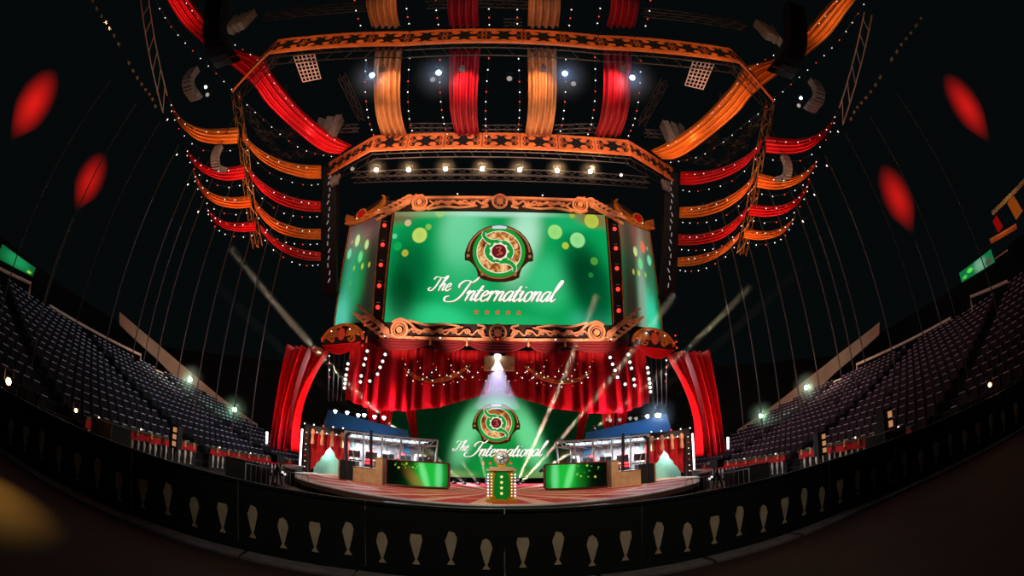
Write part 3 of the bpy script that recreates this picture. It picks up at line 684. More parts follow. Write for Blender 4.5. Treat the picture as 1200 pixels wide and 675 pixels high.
# ------------------------------------------------------------------ header bands with cut-out scrolls
def motif(fr, cx, k):
    m = MB(); D = .03; fr0 = fr; fr = lambda u, w2, dd: fr0(cx+(u-cx)*1.3, w2, dd)
    ov = [(cx+.16*cos(a)*k, .85+.3*sin(a)*k+0) for a in [2*pi*q/16 for q in range(16)]]
    m.prism([(cx+a*k, .85+b*k) for a, b in [(.36, 0), (.3, .25), (.2, .4), (.26, .52), (.42, .6), (.2, .64), (0, .52), (-.2, .64), (-.42, .6), (-.26, .52), (-.2, .4), (-.3, .25), (-.36, 0), (-.3, -.25), (-.2, -.4), (-.26, -.52), (-.42, -.6), (-.2, -.64), (0, -.52), (.2, -.64), (.42, -.6), (.26, -.52), (.2, -.4), (.3, -.25)]], fr, D)
    for s in (-1, 1):
        m.stroke([(cx+s*.3*k, .85), (cx+s*.7*k, .85)], .07*k, fr, D, 0)
        for q in (-1, 1):
            m.stroke([(cx+s*.3*k, .85+q*.12*k), (cx+s*.62*k, .85+q*.12*k), (cx+s*.75*k, .85+q*.38*k), (cx+s*.95*k, .85+q*.58*k)], taper(.09*k, .05*k), fr, D, 4)
            m.prism(circ(.12*k, 10, cx+s*.82*k, .85+q*.3*k), fr, D)
            m.stroke([(cx+s*(.82+.24*cos(a))*k, .85+q*(.3+.24*sin(a))*k) for a in [rad(-120+i*30) for i in range(9)]], .06*k, fr, D, 0)
    return m
def band(p0, p1, n, h, label, group=None):
    p0 = V(p0); p1 = V(p1); d = (p1-p0); L = d.length; d.normalize(); nn = V((d.y, -d.x, 0)); nn.normalize()
    if nn.dot(V((p0.x, p0.y, 0))+V((p1.x, p1.y, 0))) > 0: nn = -nn
    t = thing('header_band', label, 'header band', (p0+p1)/2, group)
    w_ = L/n; k = min(1.0, w_/2.35)*h/1.7*.86
    for i in range(n):
        q = p0+d*(w_*i)
        fr = lambda u, w2, dd, q=q: q+d*u+nn*dd+V((0, 0, w2))
        pn = MB().prism([(.02, 0), (w_-.02, 0), (w_-.02, h), (.02, h)], lambda u, w2, dd: fr(u, w2, dd-.06), .06).build('panel', M_band, t)
        f2 = lambda u, w2, dd, fr=fr: fr(u, w2/1.7*h, dd+.005)
        motif(f2, w_/2, k*1.02).build('scroll_cutout', M_void, pn)
    MB().obox((p0+p1)/2+nn*.03+V((0, 0, .03)), d*L/2, nn*.06, (0, 0, .05)).build('lower_rail', M_band, t)
    T2 = MB()
    for z in (0, h):
        for o_ in (.35, .9): T2.tube([p0-nn*o_+V((0, 0, z)), p1-nn*o_+V((0, 0, z))], .04, 5)
    N = int(L/1.2)
    for i in range(N):
        a = p0+d*(L*i/N)-nn*.35; b = p0+d*(L*(i+1)/N)-nn*.9
        T2.tube([a, b+V((0, 0, h))], .025, 4); T2.tube([a+V((0, 0, h)), b], .025, 4)
    T2.build('truss_frame', M_steel, t); return t
Z2 = 22.6; bandh = 1.65
b2l, b2r = aZ(436, 178, Z2), aZ(743, 182, Z2)
hb = (abs(b2l.x)+b2r.x)/2; Yb = (b2l.y+b2r.y)/2
c2 = V((14.0, 24.0, 0))
band((-hb, Yb, Z2), (hb, Yb, Z2), 7, bandh, 'orange header band with black scroll cut-outs straight above the centre screen')
for s in (-1, 1):
    e = aZ(380, 208, Z2); e = V((abs(e.x)*s, e.y, Z2))
    band((s*hb, Yb, Z2), e, 3, bandh, f'short slanted orange header band at the {SIDE[s]} end above the screens')
    b2end = e
Z1 = 22.2
l1, r1 = aZ(335, 62, Z1), aZ(838, 66, Z1); h1 = (abs(l1.x)+r1.x)/2; Y1 = aZ(590, 50, Z1).y
Ye = Y1-.7
band((-5.5, Y1, Z1), (5.5, Y1, Z1), 5, bandh, 'orange header band with scroll cut-outs overhead, its middle section')
for s in (-1, 1):
    band((s*5.5, Y1, Z1), (s*h1*1.12, Y1-.9, Z1), 4, bandh, f'orange overhead header band, section {SIDE[s]} of its middle')
    e = aZ(272, 108, Z1); e = V((abs(e.x)*s, e.y, Z1))
    band((s*h1*1.12, Y1-.9, Z1), e, 3, bandh, f'orange overhead header band turning back at its {SIDE[s]} end')

# ------------------------------------------------------------------ ceiling drapes
DR = [((448, 478), (440, 471), (430, 467), 'amber', M_gold), ((534, 562), (527, 563), (526, 560), 'crimson', M_crim), ((615, 645), (618, 652), (619, 657), 'amber', M_gold), ((696, 726), (707, 740), (715, 748), 'crimson', M_crim)]
nm = ['leftmost', 'second from the left', 'third from the left', 'rightmost']
for i, (a, b, c, cn, m) in enumerate(DR):
    P0 = [aZ(x, 160, 24.0) for x in a]; P1 = [aZ(x, 58, 24.0) for x in b]
    far_l, far_r, n_l, n_r = P0[0], P0[1], P1[0], P1[1]
    t = thing('hanging_drape', f'{cn} pleated drape stretched between the two header bands, {nm[i]}', 'drape', (far_l+far_r)/2, 'pleated ceiling drapes')
    def f(u, v, far_l=far_l, far_r=far_r, n_l=n_l, n_r=n_r, i=i):
        p = far_l.lerp(far_r, u).lerp(n_l.lerp(n_r, u), v)
        p.z += -1.0*sin(pi*v)*.9+.22*sin(u*2*pi*4.5+.5*sin(v*4+i))*(.7+.3*v)+.05*sin(u*17+v*2); p.x += .12*sin(v*pi)*(1 if i < 2 else -1)*-1
        return p
    MB().grid(f, 66, 26, (0, 0, .04)).build('cloth', m, t, smooth=True)
    ss = [sum([[f(e_, v)+V(((-.55 if e_ == 0 else .55), 0, -.1)) for v in (0.02, .33, .66, .98)]], []) for e_ in (0, 1)]
    for e_ in (0, 1): strand(ss[e_], 10, f"bulb string along the {'left' if e_ == 0 else 'right'} edge of the {nm[i]} {cn} ceiling drape".replace(' from the left', ''), 'bulb strings beside the ceiling drapes', s=1.1, pat='wrwwr' if i % 2 else 'rwrww')
    # near part beyond the first band
    Q0 = [aZ(x, 32, 24.2) for x in (b[0]+(c[0]-b[0])*.4, b[1]+(c[1]-b[1])*.4)]; Q1 = [aZ(x, -40, 24.2) for x in (c[0], c[1])]
    t = thing('hanging_drape', f'{cn} pleated drape overhead at the top edge, {nm[i]}, before the overhead band', 'drape', (Q0[0]+Q0[1])/2, 'nearer ceiling drapes')
    def f(u, v, A=Q0[0], B=Q0[1], C_=Q1[0], D_=Q1[1], i=i):
        p = A.lerp(B, u).lerp(C_.lerp(D_, u), v); p.z += -.8*sin(pi*v)+.2*sin(u*2*pi*4.5+.4*sin(v*5+i)); return p
    MB().grid(f, 60, 16, (0, 0, .04)).build('cloth', m, t, smooth=True)
    for e_ in (0, 1):
        strand([f(e_, v)+V(((-.6 if e_ == 0 else .6), 0, -.1)) for v in (0.02, .5, .98)], 6, f"short bulb string {'left' if e_ == 0 else 'right'} of the nearer {cn} drape, {nm[i]}", 'bulb strings beside the nearer ceiling drapes', s=1.0)
    # clamp on the overhead band and a spot lighting the drape
    cp = (n_l+n_r)/2+V((0, .1, -2.0))
    t = thing('spotlight', f'small black spotlight on the overhead band lighting the {nm[i]} ceiling drape', 'light', cp, 'drape spotlights')
    MB().box(cp, (.3, .3, .3)).build('housing', M_grey, t); MB().box(cp+V((0, 0, .28)), (.08, .08, .35)).build('clamp', M_steel, t)
    mid = f(.5, .5)
    spot(cp+V((0, .5, -.6)), (n_l+n_r)/2+V((0, 2.2, -.9)), (1, .62, .34) if 'amb' in cn else (1, .2, .22), 720 if 'amb' in cn else 1500, 52, .8)
    fl = (far_l+far_r)/2
    spot(fl+V((0, -4.5, -5)), fl+V((0, -4.0, 0)), (1, .7, .45) if 'amb' in cn else (1, .2, .25), 170, 75, 1.0)  # added fill from below the drape, no fixture built

# ------------------------------------------------------------------ swags at the sides
def swag(top, bot, h0, h1, s, m, label, group, light, bulbs=10, n=40, folds=4, amp=.16, str_=True):
    """top, bot: survey points of both hems on the left side; h0..h1: distance from first to last"""
    nn = 30; T = catmull(top, 8); B = catmull(bot, 8)
    def at(L, u):
        k = u*(len(L)-1); i = min(int(k), len(L)-2); f = k-i; return (L[i][0]*(1-f)+L[i+1][0]*f, L[i][1]*(1-f)+L[i+1][1]*f)
    def f(u, v, off=0):
        a = at(T, u); b = at(B, u); x = a[0]+(b[0]-a[0])*v; y = a[1]+(b[1]-a[1])*v
        h = h0+(h1-h0)*u-1.0*sin(pi*u)+off
        h += amp*sin(v*2*pi*folds+1.1*sin(u*pi*1.3+v)+u*1.5)*(.35+.65*sin(pi*min(1, u*.9+.08)))-.25*sin(pi*v)
        p = aH(x, y, h); return side(p, s)
    c = f(.5, .5)
    t = thing('fabric_swag', label, 'swag', f(0, 0), group)
    MB().grid(lambda u, v: f(u, v), 54, 34, V((0, .05, 0))).build('cloth', m, t, smooth=True)
    if str_:
        A = [f(u, .18, -.3) for u in (.05, .2, .4, .6, .8, .97)]
        strand(A, bulbs, 'upper bulb string of the '+label.replace(' satin', '').replace(' fabric', '').replace(' hanging under', ' under') , group+' upper bulb strings', s=.85, sm=4, pat='wrw')
        A = [f(u, 1.35+.25*sin(pi*u), -.2) for u in (0, .2, .4, .6, .8, 1)]
        strand(A, bulbs, 'bulb string below the '+label.replace(' satin', '').replace(' fabric', ''), group+' lower bulb strings', s=.85, sm=4, pat='wwr')
    return f
def cv(L, sc_=3.373, ox=180, oy=110): return [(ox+x/sc_, oy+y/sc_) for x, y in L]
BA = [([(350, 135), (380, 185), (430, 225), (500, 260), (580, 278), (662, 283)], [(352, 180), (400, 240), (450, 280), (520, 312), (600, 332), (662, 335)]),
      ([(372, 280), (410, 330), (470, 375), (540, 405), (600, 420), (660, 425)], [(378, 320), (420, 380), (480, 425), (540, 450), (600, 463), (660, 467)]),
      ([(395, 410), (430, 455), (480, 495), (540, 520), (600, 533), (660, 533)], [(400, 450), (440, 505), (490, 545), (540, 562), (600, 573), (660, 575)]),
      ([(420, 515), (460, 555), (500, 585), (550, 605), (600, 618), (660, 625)], [(425, 545), (465, 590), (510, 622), (560, 645), (610, 657), (660, 660)])]
CB = [([(62, 15), (85, 65), (120, 105), (170, 130), (230, 138), (335, 132)], [(66, 40), (92, 105), (130, 150), (180, 185), (250, 198), (330, 195)]),
      ([(125, 205), (150, 240), (190, 275), (240, 293), (290, 292), (357, 280)], [(128, 222), (153, 270), (195, 310), (250, 335), (300, 342), (360, 335)]),
      ([(155, 300), (185, 350), (220, 385), (265, 403), (320, 408), (382, 403)], [(158, 320), (188, 385), (230, 425), (275, 445), (330, 452), (387, 447)]),
      ([(205, 440), (235, 475), (270, 498), (310, 508), (350, 508), (402, 503)], [(210, 456), (240, 505), (275, 530), (310, 540), (350, 545), (405, 540)])]
ordn = ['topmost', 'second from the top', 'third from the top', 'lowest']
for s in (-1, 1):
    for k in range(4):
        org = (k % 2 == 0) == (s < 0); m = M_org if org else M_redsatin; cn = 'orange' if org else 'red'
        lc = (1, .62, .3) if org else (1, .22, .2)
        for bay, L, h0, h1 in (('inner', BA, 22.8+k*.3, 27.4), ('outer', CB, 24.8+k*.1, 22.8+k*.3)):
            tp_, bt_ = cv(L[k][0]), cv(L[k][1])
            f = swag(tp_, bt_, h0, h1, s, m, f'{cn} satin swag, {ordn[k]} of the {bay} {SIDE[s]} stack', f'{bay} {SIDE[s]} stack of swags', lc, bulbs=8)
            c = f(.5, .5); q = f(.35 if bay == 'inner' else .6, .5); d = (q-EYE).normalized()
            spot(q-d*4.0+V((0, 0, -2.2)), q, lc, 420, 80, 1); q2 = f(.3 if bay == 'inner' else .55, .5); spot(q2-d*4.0+V((0, 0, -2.2)), q2, (1, .8, .5) if org else (1, .3, .3), 420, 22, 1)
    # the big swag running overhead
    top = [(200, -30), (220, -6), (247, 30), (275, 57), (308, 67), (319, 86), (334, 106), (352, 127), (372, 145), (393, 160), (412, 170)]
    bot = [(176, -30), (192, -6), (210, 23), (228, 42), (252, 62), (280, 84), (300, 104), (312, 121), (329, 138), (347, 154), (367, 170), (384, 179), (398, 180)]
    m = M_redsatin if s < 0 else M_org; cn = 'red' if s < 0 else 'orange'; lc = (1, .2, .2) if s < 0 else (1, .6, .3)
    f = swag(top, bot, 20.5, 25.5, s, m, f'very long {cn} satin swag sweeping overhead behind the {SIDE[s]} loudspeaker', 'long overhead swags', lc, bulbs=26, folds=4, amp=.2)
    for u, e in ((.12, 600), (.6, 520), (.85, 220)):
        q = f(u, .5); d = (q-EYE).normalized(); spot(q-d*3.5+V((0, 0, -1.5)), q, lc, e, 70, .9)

# trusses that carry the swags
for s in (-1, 1):
    A = side(aH(276, 108, 23.3), s); B = side(aH(302, 290, 24.2), s)
    m1 = side(aH(286, 175, 23.0), s)
    truss(A, m1, .5, 'swag_mast', f'upper half of the slender brass lattice mast between the {SIDE[s]} swag stacks', 'truss', M_brass, 'lattice masts', r=.03)
    truss(m1, B, .45, 'swag_mast', f'lower half of the slender brass lattice mast between the {SIDE[s]} swag stacks', 'truss', M_brass, 'lower lattice masts', r=.03)
    point(side(aH(305, 160, 20.5), s), (1, .7, .35), 60, .2)
    # outer ladder
    a0, a1 = side(aH(166, 0, 26), s), side(aH(204, 112, 25.2), s); b0, b1 = side(aH(174, -3, 26), s), side(aH(193, 132, 25.2), s)
    a0, b0 = side(aH(174, -3, 26), s), side(aH(165, 0, 26), s); a1, b1 = side(aH(196, 112, 25.2), s), side(aH(191, 132, 25.2), s)
    t = thing('cable_ladder', f'thin pale ladder truss climbing outside the {SIDE[s]} swag stack', 'ladder', a1, 'ladder trusses')
    MB().tube([a0, a1], .05, 5).build('rail', M_rail, t); MB().tube([b0, b1], .05, 5).build('rail', M_rail, t)
    for k in range(6):
        v = (k+.5)/6; MB().tube([a0.lerp(a1, v), b0.lerp(b1, min(1, v+.08))], .04, 5).build('rung', M_rail, t)
    point(side(aH(150, 60, 23), s), (1, .7, .5), 25, .3)
    # PA towers with light dashes
    t0, t1 = V((-13.6*-s, 26.2, 9.0)), V((-13.5*-s, 26.0, 21.8))
    t0 = side(aH(389, 345, 29.5), s); t1 = side(aH(389, 200, 28.5), s)
    t = thing('speaker_tower', f'tall black loudspeaker tower at the {SIDE[s]} of the screens with a dashed light line', 'speaker', t0, 'black loudspeaker towers')
    d = (t1-t0)
    MB().obox((t0+t1)/2, (.62, 0, 0), (0, .5, 0), d/2).build('column', M_blk, t)
    for k in range(16):
        p = t0.lerp(t1, .08+k*.055)+V((.08*sin(k*2.1), -.53, 0)); dd = V((.05*cos(k*1.7), 0, .17))
        MB().tube([p-dd, p+dd], .03, 5).build('light_dash', E_dim, t)
    # string of small fixtures going up
    P = [side(aH(x, y, 27), s) for x, y in ((108, 0), (118, 18), (128, 32), (138, 50), (150, 72), (160, 90), (170, 104), (178, 115), (184, 130))]
    t = thing('fixture_line', f'curved line of small hanging fixtures outside the {SIDE[s]} ladder truss', 'light', P[0], 'curved fixture lines')
    MB().tube(P, .015, 4).build('cable', M_blk, t)
    Q = [V(q) for q in catmull([tuple(p) for p in P], 4)]
    for k in range(0, len(Q)-2, 2):
        if k in (14,): continue
        MB().tube([Q[k], Q[k].lerp(Q[k+1], .75)], .11, 6).build('fixture', M_tan, t)
    point(side(aH(130, 70, 24), s), (1, .85, .7), 30, .3)

# ------------------------------------------------------------------ lamps
def lamp(p, to, m, r, label, cat='light', group=None, halo=False):
    p = V(p); d = (V(to)-p).normalized()
    t = thing('spotlight', label, cat, p, group)
    MB().lathe(p, [(r*.5, -r*2.6), (r*.8, -r*2.2), (r*1.05, -.6*r), (r*1.1, 0), (r*.95, .02)], 14, d).build('housing', M_blk, t)
    MB().lathe(p, [(r*.9, 0), (r*.7, r*.28), (0, r*.4)], 14, d).build('lens', m, t, smooth=True)
    a = d.cross(V((0, 0, 1)));
    if a.length < .1: a = V((1, 0, 0))
    a.normalize()
    MB().tube([p+a*r*1.25-d*r, p+a*r*1.25-d*r+V((0, 0, r*2.5)), p-a*r*1.25-d*r+V((0, 0, r*2.5)), p-a*r*1.25-d*r], r*.12, 4).build('yoke', M_steel, t)
    return t
def softvol(name, kind, col, strength):
    m = bpy.data.materials.new(name); m.use_nodes = True; nt = m.node_tree; nt.nodes.clear()
    o = nt.nodes.new('ShaderNodeOutputMaterial'); e = nt.nodes.new('ShaderNodeVolumeScatter' if kind == 's' else 'ShaderNodeEmission')
    tc = nt.nodes.new('ShaderNodeTexCoord'); g = nt.nodes.new('ShaderNodeTexGradient'); g.gradient_type = 'SPHERICAL'
    pw = nt.nodes.new('ShaderNodeMath'); pw.operation = 'POWER'; pw.inputs[1].default_value = 2.5 if kind == 's' else 1.3
    ml = nt.nodes.new('ShaderNodeMath'); ml.operation = 'MULTIPLY'; ml.inputs[1].default_value = strength
    nt.links.new(tc.outputs['Object'], g.inputs[0]); nt.links.new(g.outputs['Fac'], pw.inputs[0]); nt.links.new(pw.outputs[0], ml.inputs[0])
    e.inputs['Color'].default_value = col; nt.links.new(ml.outputs[0], e.inputs['Density' if kind == 's' else 'Strength']); nt.links.new(e.outputs[0], o.inputs['Volume']); return m
M_glow = softvol('lamp haze', 's', (1, .95, .9, 1), .3)
sc.cycles.volume_step_rate = 2; sc.cycles.volume_max_steps = 64
def glow(p, r, label, col=None, e=0):
    t = MB().lathe(p, [(sin(pi*k/10), -cos(pi*k/10)) for k in range(11)], 16).build('haze_glow', M_glow, origin=p); t.location = p; t.scale = (r, r, r)
    t.data.transform(Matrix.Identity(4))
    tag(t, label, 'haze', 'haze around lamps', 'stuff')
    if e: point(V(p)+V((0, -.28, 0)), col, e, .08)
warm = [441, 479, 522, 565, 609, 653, 692, 728]
wy = [199, 199, 198, 198, 199, 200, 201, 205]
rail_p = [aY(400, 192, 24), aY(766, 192, 24)]
truss(V((-11, 23.6, 21.3)), V((11, 23.6, 21.3)), .6, 'hanging_truss', 'black lattice truss carrying the row of warm lamps above the screen', 'truss', M_steel)
for i, x in enumerate(warm):
    p = aY(x, wy[i], 23.2)
    lamp(p, EYE+V((0, 2, 1)), E_warm, .19 if i < 7 else .12, f"glowing warm lamp under the header band, {['first', 'second', 'third', 'fourth', 'fifth', 'sixth', 'seventh', 'eighth'][i]} from the left", group='warm lamps under the header band')
    if i < 7: spot(p, p+V((0, -3, -1.2)), (1, .7, .4), 120, 120, 1)
cold = [(436, 88, 1), (507, 93, 0), (514, 85, 1), (597, 92, 0), (662, 86, 1), (672, 98, 0), (741, 91, 1), (413, 198, 0)]
cl = ['beside the left amber drape', 'unlit, left of the crimson drape', 'left of the second drape', 'unlit, in the centre gap', 'right of the third drape', 'unlit, in the right gap', 'beside the rightmost drape', 'near the left band corner']
for i, (x, y, on) in enumerate(cold):
    lamp(aZ(x, y, 23.2), EYE+V((0, 6, 0)), E_cold if on else E_dim, .2, f"{'bright cold' if on else 'dull grey'} round ceiling lamp {cl[i].replace('unlit, ', '')}", group='round ceiling lamps')
    if on: glow(aZ(x, y+4, 22.8), 2.0, f'faint blue haze under the ceiling lamp {cl[i]}', (.12, .45, 1), 34)
# small lamps with short beams at the outer swag ends
for s in (-1, 1):
    for k, (x, y) in enumerate([(196, 140), (207, 181), (220, 216), (232, 248), (303, 280)]):
        p = side(aH(x, y, 25.5 if k < 4 else 24), s)
        to = side(aH(x+14, y+14, 25), s)
        lamp(p, to, E_w, .1, f"small spotlight at the tip of the {SIDE[s]} swags, {(['topmost', 'second down', 'third down', 'fourth down', 'beside the mast foot'])[k]}", group=f'{SIDE[s]} swag tip spotlights')
for i in range(7): glow(aY(warm[i], wy[i], 23.2), 1.1, f"warm haze around the {['first', 'second', 'third', 'fourth', 'fifth', 'sixth', 'seventh'][i]} lamp under the header band", (1, .6, .3), 130)
# ladder-like rows of lamps behind the side lunettes
LB = [[(399.5, 470), (400, 462), (401, 452), (402, 446), (403, 438), (406, 428)], [(423, 448), (424, 441), (427, 428), (429, 421), (431, 412)], [(434, 447), (443, 439), (446, 431), (449, 424), (452, 416)]]
LB[0] = [(404.4, 455), (405, 450), (405.5, 445), (406.4, 440), (407.5, 433), (408.5, 427)]
for s in (-1, 1):
    for b, L in enumerate(LB):
        ps = [side(aY(x, y, 25.0), s) for x, y in L]
        t = thing('lamp_bar', f"black vertical lamp bar with round lamps below the screens, {['outer', 'middle', 'inner'][b]} one on the {SIDE[s]}", 'light', ps[0], 'vertical lamp bars')
        MB().tube([ps[0]-V((0, 0, .3)), ps[-1]+V((0, 0, .35))], .06, 6).build('bar', M_blk, t)
        for p in ps: MB().lathe(p+V((0, -.12, 0)), [(.1, 0), (.09, .05), (0, .1)], 12, (0, -1, -.3)).build('lamp', E_w, t); MB().lathe(p+V((0, -.05, 0)), [(.12, -.1), (.16, .05)], 12, (0, -1, -.3)).build('can', M_blk, t)
    for k in range(5):
        p0 = side(aY(386+k*6, 414, 26.5), s); p1 = side(aY(385+k*5, 470, 26.5), s)
        o = MB().tube([p0, p1], .035, 5).build('hanging_pipe', M_steel, origin=p0)
        tag(o, f"thin dark pipe hanging behind the {SIDE[s]} lunette, {['first', 'second', 'third', 'fourth', 'fifth'][k]} from outside", 'pipe', 'hanging pipes')

# ------------------------------------------------------------------ curtains of the stage
def curtain(fn, nu, nv, m, name, label, cat='curtain', group=None, thick=(0, .05, 0), origin=None):
    mb = MB().grid(fn, nu, nv, V(thick)); o = mb.build(name, m, origin=origin or fn(.5, 1), smooth=True); return tag(o, label, cat, group)
for s in (-1, 1):
    # upper tier panels from the centre outward
    segs = [(.5, 3.4), (3.4, 5.6), (5.6, 7.8), (7.8, 9.5)]
    zb = [6.5, 5.5, 5.1, 5.0]; zb2 = [5.55, 5.15, 5.0, 5.5]
    for k, (x0, x1) in enumerate(segs):
        def f(u, v, x0=x0, x1=x1, k=k):
            x = x0+(x1-x0)*u; Y = 26.4-(x/11.2)**2*1.6; z1 = zb[k]+(zb2[k]-zb[k])*u
            amp = .2+.12*v; ph = x*8.2+sin(x*2.3)*1.4
            return V((s*x, Y+amp*sin(ph)+.04*sin(ph*2.7), 9.3+(z1-9.3)*v+.05*sin(ph)))
        curtain(f, 60, 10, M_red, 'stage_curtain', f"red pleated curtain hanging above the backdrop, {['innermost', 'second', 'third', 'outermost'][k]} panel on the {SIDE[s]}", group='red upper stage curtains')
    # tied back legs
    for k, (xa, xb, xc) in enumerate([(6.6, 7.8, 7.3), (7.9, 8.9, 7.9), (5.4, 6.3, 5.1)]):
        def f(u, v, xa=xa, xb=xb, xc=xc):
            w_ = (xb-xa)*(1-.65*v); x = (xa+xb)/2*(1-v)+xc*v+(u-.5)*w_
            return V((s*x, 27.2-.0*v+.14*sin(u*26), 6.5-v*3.6))
        curtain(f, 40, 12, M_red, 'curtain_leg', f"narrow gathered red curtain leg beside the green backdrop, {['middle', 'outer', 'inner'][k]} one on the {SIDE[s]}", group='gathered curtain legs')
    # big side curtains
    for k, (tx0, tx1, bx0, bx1) in enumerate([(335, 364, 317, 336), (365, 386, 338, 347)]):
        a = [aY(tx0, 405, 23.5), aY(tx1, 412 if k else 408, 23.5)]; b = [aY(bx0, 525, 23.5), aY(bx1, 530, 23.5)]
        def f(u, v, a=a, b=b, k=k):
            p = a[0].lerp(a[1], u); q = b[0].lerp(b[1], u); r_ = p.lerp(q, v); r_ = V((r_.x-.7*sin(pi*v)*(.9 if k else .3)*(u), r_.y+(.45)*sin(u*2*pi*(3.6-k*.8)+v*2.6)+.12*sin(u*30+v*5), r_.z))
            return side(r_, s)
        curtain(f, 60, 24, M_red, 'side_curtain', f"tall bright red gathered curtain at the {SIDE[s]} end of the stage, {'inner' if k else 'outer'} half", group='tall side curtains')
    # orange swag hanging under the frame
    top = cv([(530, 155), (580, 185), (640, 197), (700, 180), (770, 145)], 3.067, 300, 380); bot = cv([(533, 165), (575, 198), (640, 208), (705, 196), (772, 150)], 3.067, 300, 380)
    f = swag(top, bot, 24.5, 24.5, s, M_org, f'thin orange fabric swag hanging under the {SIDE[s]} half of the lower crest', 'thin swags under the crest', None, bulbs=8, folds=2, amp=.08)
    for k in range(5):
        x0 = 470+k*18; y0 = 416+3*(k % 3); P = [side(aY(x0, y0, 24.6), s), side(aY(x0+12, y0+20+4*(k % 2), 24.4), s), side(aY(x0+28, y0+26, 24.4), s), side(aY(x0+44 if k < 4 else x0+32, y0+10, 24.6), s)]
        strand(P, 8, f"drooping bulb string under the {SIDE[s]} half of the crest, {['outermost', 'second', 'third', 'fourth', 'innermost'][k]}", 'bulb strings under the crest', s=.8, pat='rwwr')
    strand([side(aY(x, y, 24.8), s) for x, y in ((386, 412), (386, 425), (386.5, 445))], 4, f'short vertical bulb string beside the {SIDE[s]} lunette', 'short vertical bulb strings', s=1.2)
# projector box in the middle with its cone
t = thing('projector_box', 'brown boxed projector hanging under the middle of the lower crest', 'projector', (0, 25, 8.2))
bp0, bp1 = aY(567, 433, 24.8), aY(603, 417, 24.8)
MB().box(((bp0.x+bp1.x)/2, 25, (bp0.z+bp1.z)/2), (bp1.x-bp0.x, .4, bp1.z-bp0.z)).build('housing', M_tan, t)
MB().lathe((0, 24.7, (bp0.z+bp1.z)/2+.35), [(.2, .1), (.14, -.12)], 12).build('lens', E_cold, t)

# green backdrop wall
t = thing('backdrop_screen', 'green video backdrop with round emblem at the rear of the stage behind the pedestal', 'screen', (0, 27.6, SZ))
YB = 27.4
def bx(u, v): p = aY(u, v, YB); return p
x0, x1 = bx(482, 560).x, -bx(482, 560).x
def F_back(u, v):      # u -1..1, v 0..1 from the bottom to a pointed top
    zt = 7.0; return V((u*7.4, YB+.25*0, SZ+.35+(zt-SZ-.35)*v))
us = np.linspace(-1, 1, 161); vs = np.linspace(0, 1, 101); U, W = np.meshgrid(us, vs)
Zz = SZ+.35+(7.0-SZ-.35)*W+0*U
C = paint(U*7.4, Zz, [(0, 2.8, 2.25, 2.7, 0, (18, 150, 62), .97), (-1.9, 3.9, .6, 1.9, -.35, (130, 235, 165), .7), (2.0, 3.8, .65, 2.1, .38, (120, 235, 160), .75), (0, 5.6, .9, .7, 0, (110, 225, 150), .75),
   (-2.9, 1.2, 1.3, .35, 0, (130, 165, 95), .8), (2.8, 1.2, 1.3, .4, 0, (130, 160, 95), .7), (0, .9, 3, .25, 0, (4, 40, 18), .6), (0, 2.6, 1.6, .7, 0, (8, 120, 50), .5)], [], (2, 30, 13))
mb = MB(); mb.v = [tuple(F_back(U[j, i], W[j, i])) for j in range(101) for i in range(161)]
mb.f = [(j*161+i, j*161+i+1, (j+1)*161+i+1, (j+1)*161+i) for j in range(100) for i in range(160)]
pc = mb.build('picture', M_led, t); ca = pc.data.color_attributes.new('Col', 'FLOAT_COLOR', 'POINT')
ca.data.foreach_set('color', np.concatenate([C.reshape(-1, 3), np.ones((C.size//3, 1))], 1).astype(np.float32).ravel())
MB().prism([(-7.5, SZ+.3), (7.5, SZ+.3), (7.5, 7.1), (-7.5, 7.1)], lambda u, w_, d: V((u, YB+.05+d, w_)), .2).build('cabinet', M_blk, t)
FLB = lambda u, w_, d: V((u, YB-.03-d, w_))
ec = aY(581.5, 496, YB)
logo(FLB, ec.x, ec.z, 1.53, pc)
bl_ = aY(529, 535, YB)
word('The', bl_.x+.15, aY(560, 529, YB).z, .36, FLB, pc, sx=1.0)
word('International', bl_.x+1.2, aY(560, 534.5, YB).z, .48, FLB, pc, sx=1.08)
for k in range(5): q = aY(566.5+k*8, 543, YB); MB().prism(starpoly(.13, q.x, q.z), lambda u, w_, d: FLB(u, w_, d+.02), .01).build('star', E_ystar, pc)

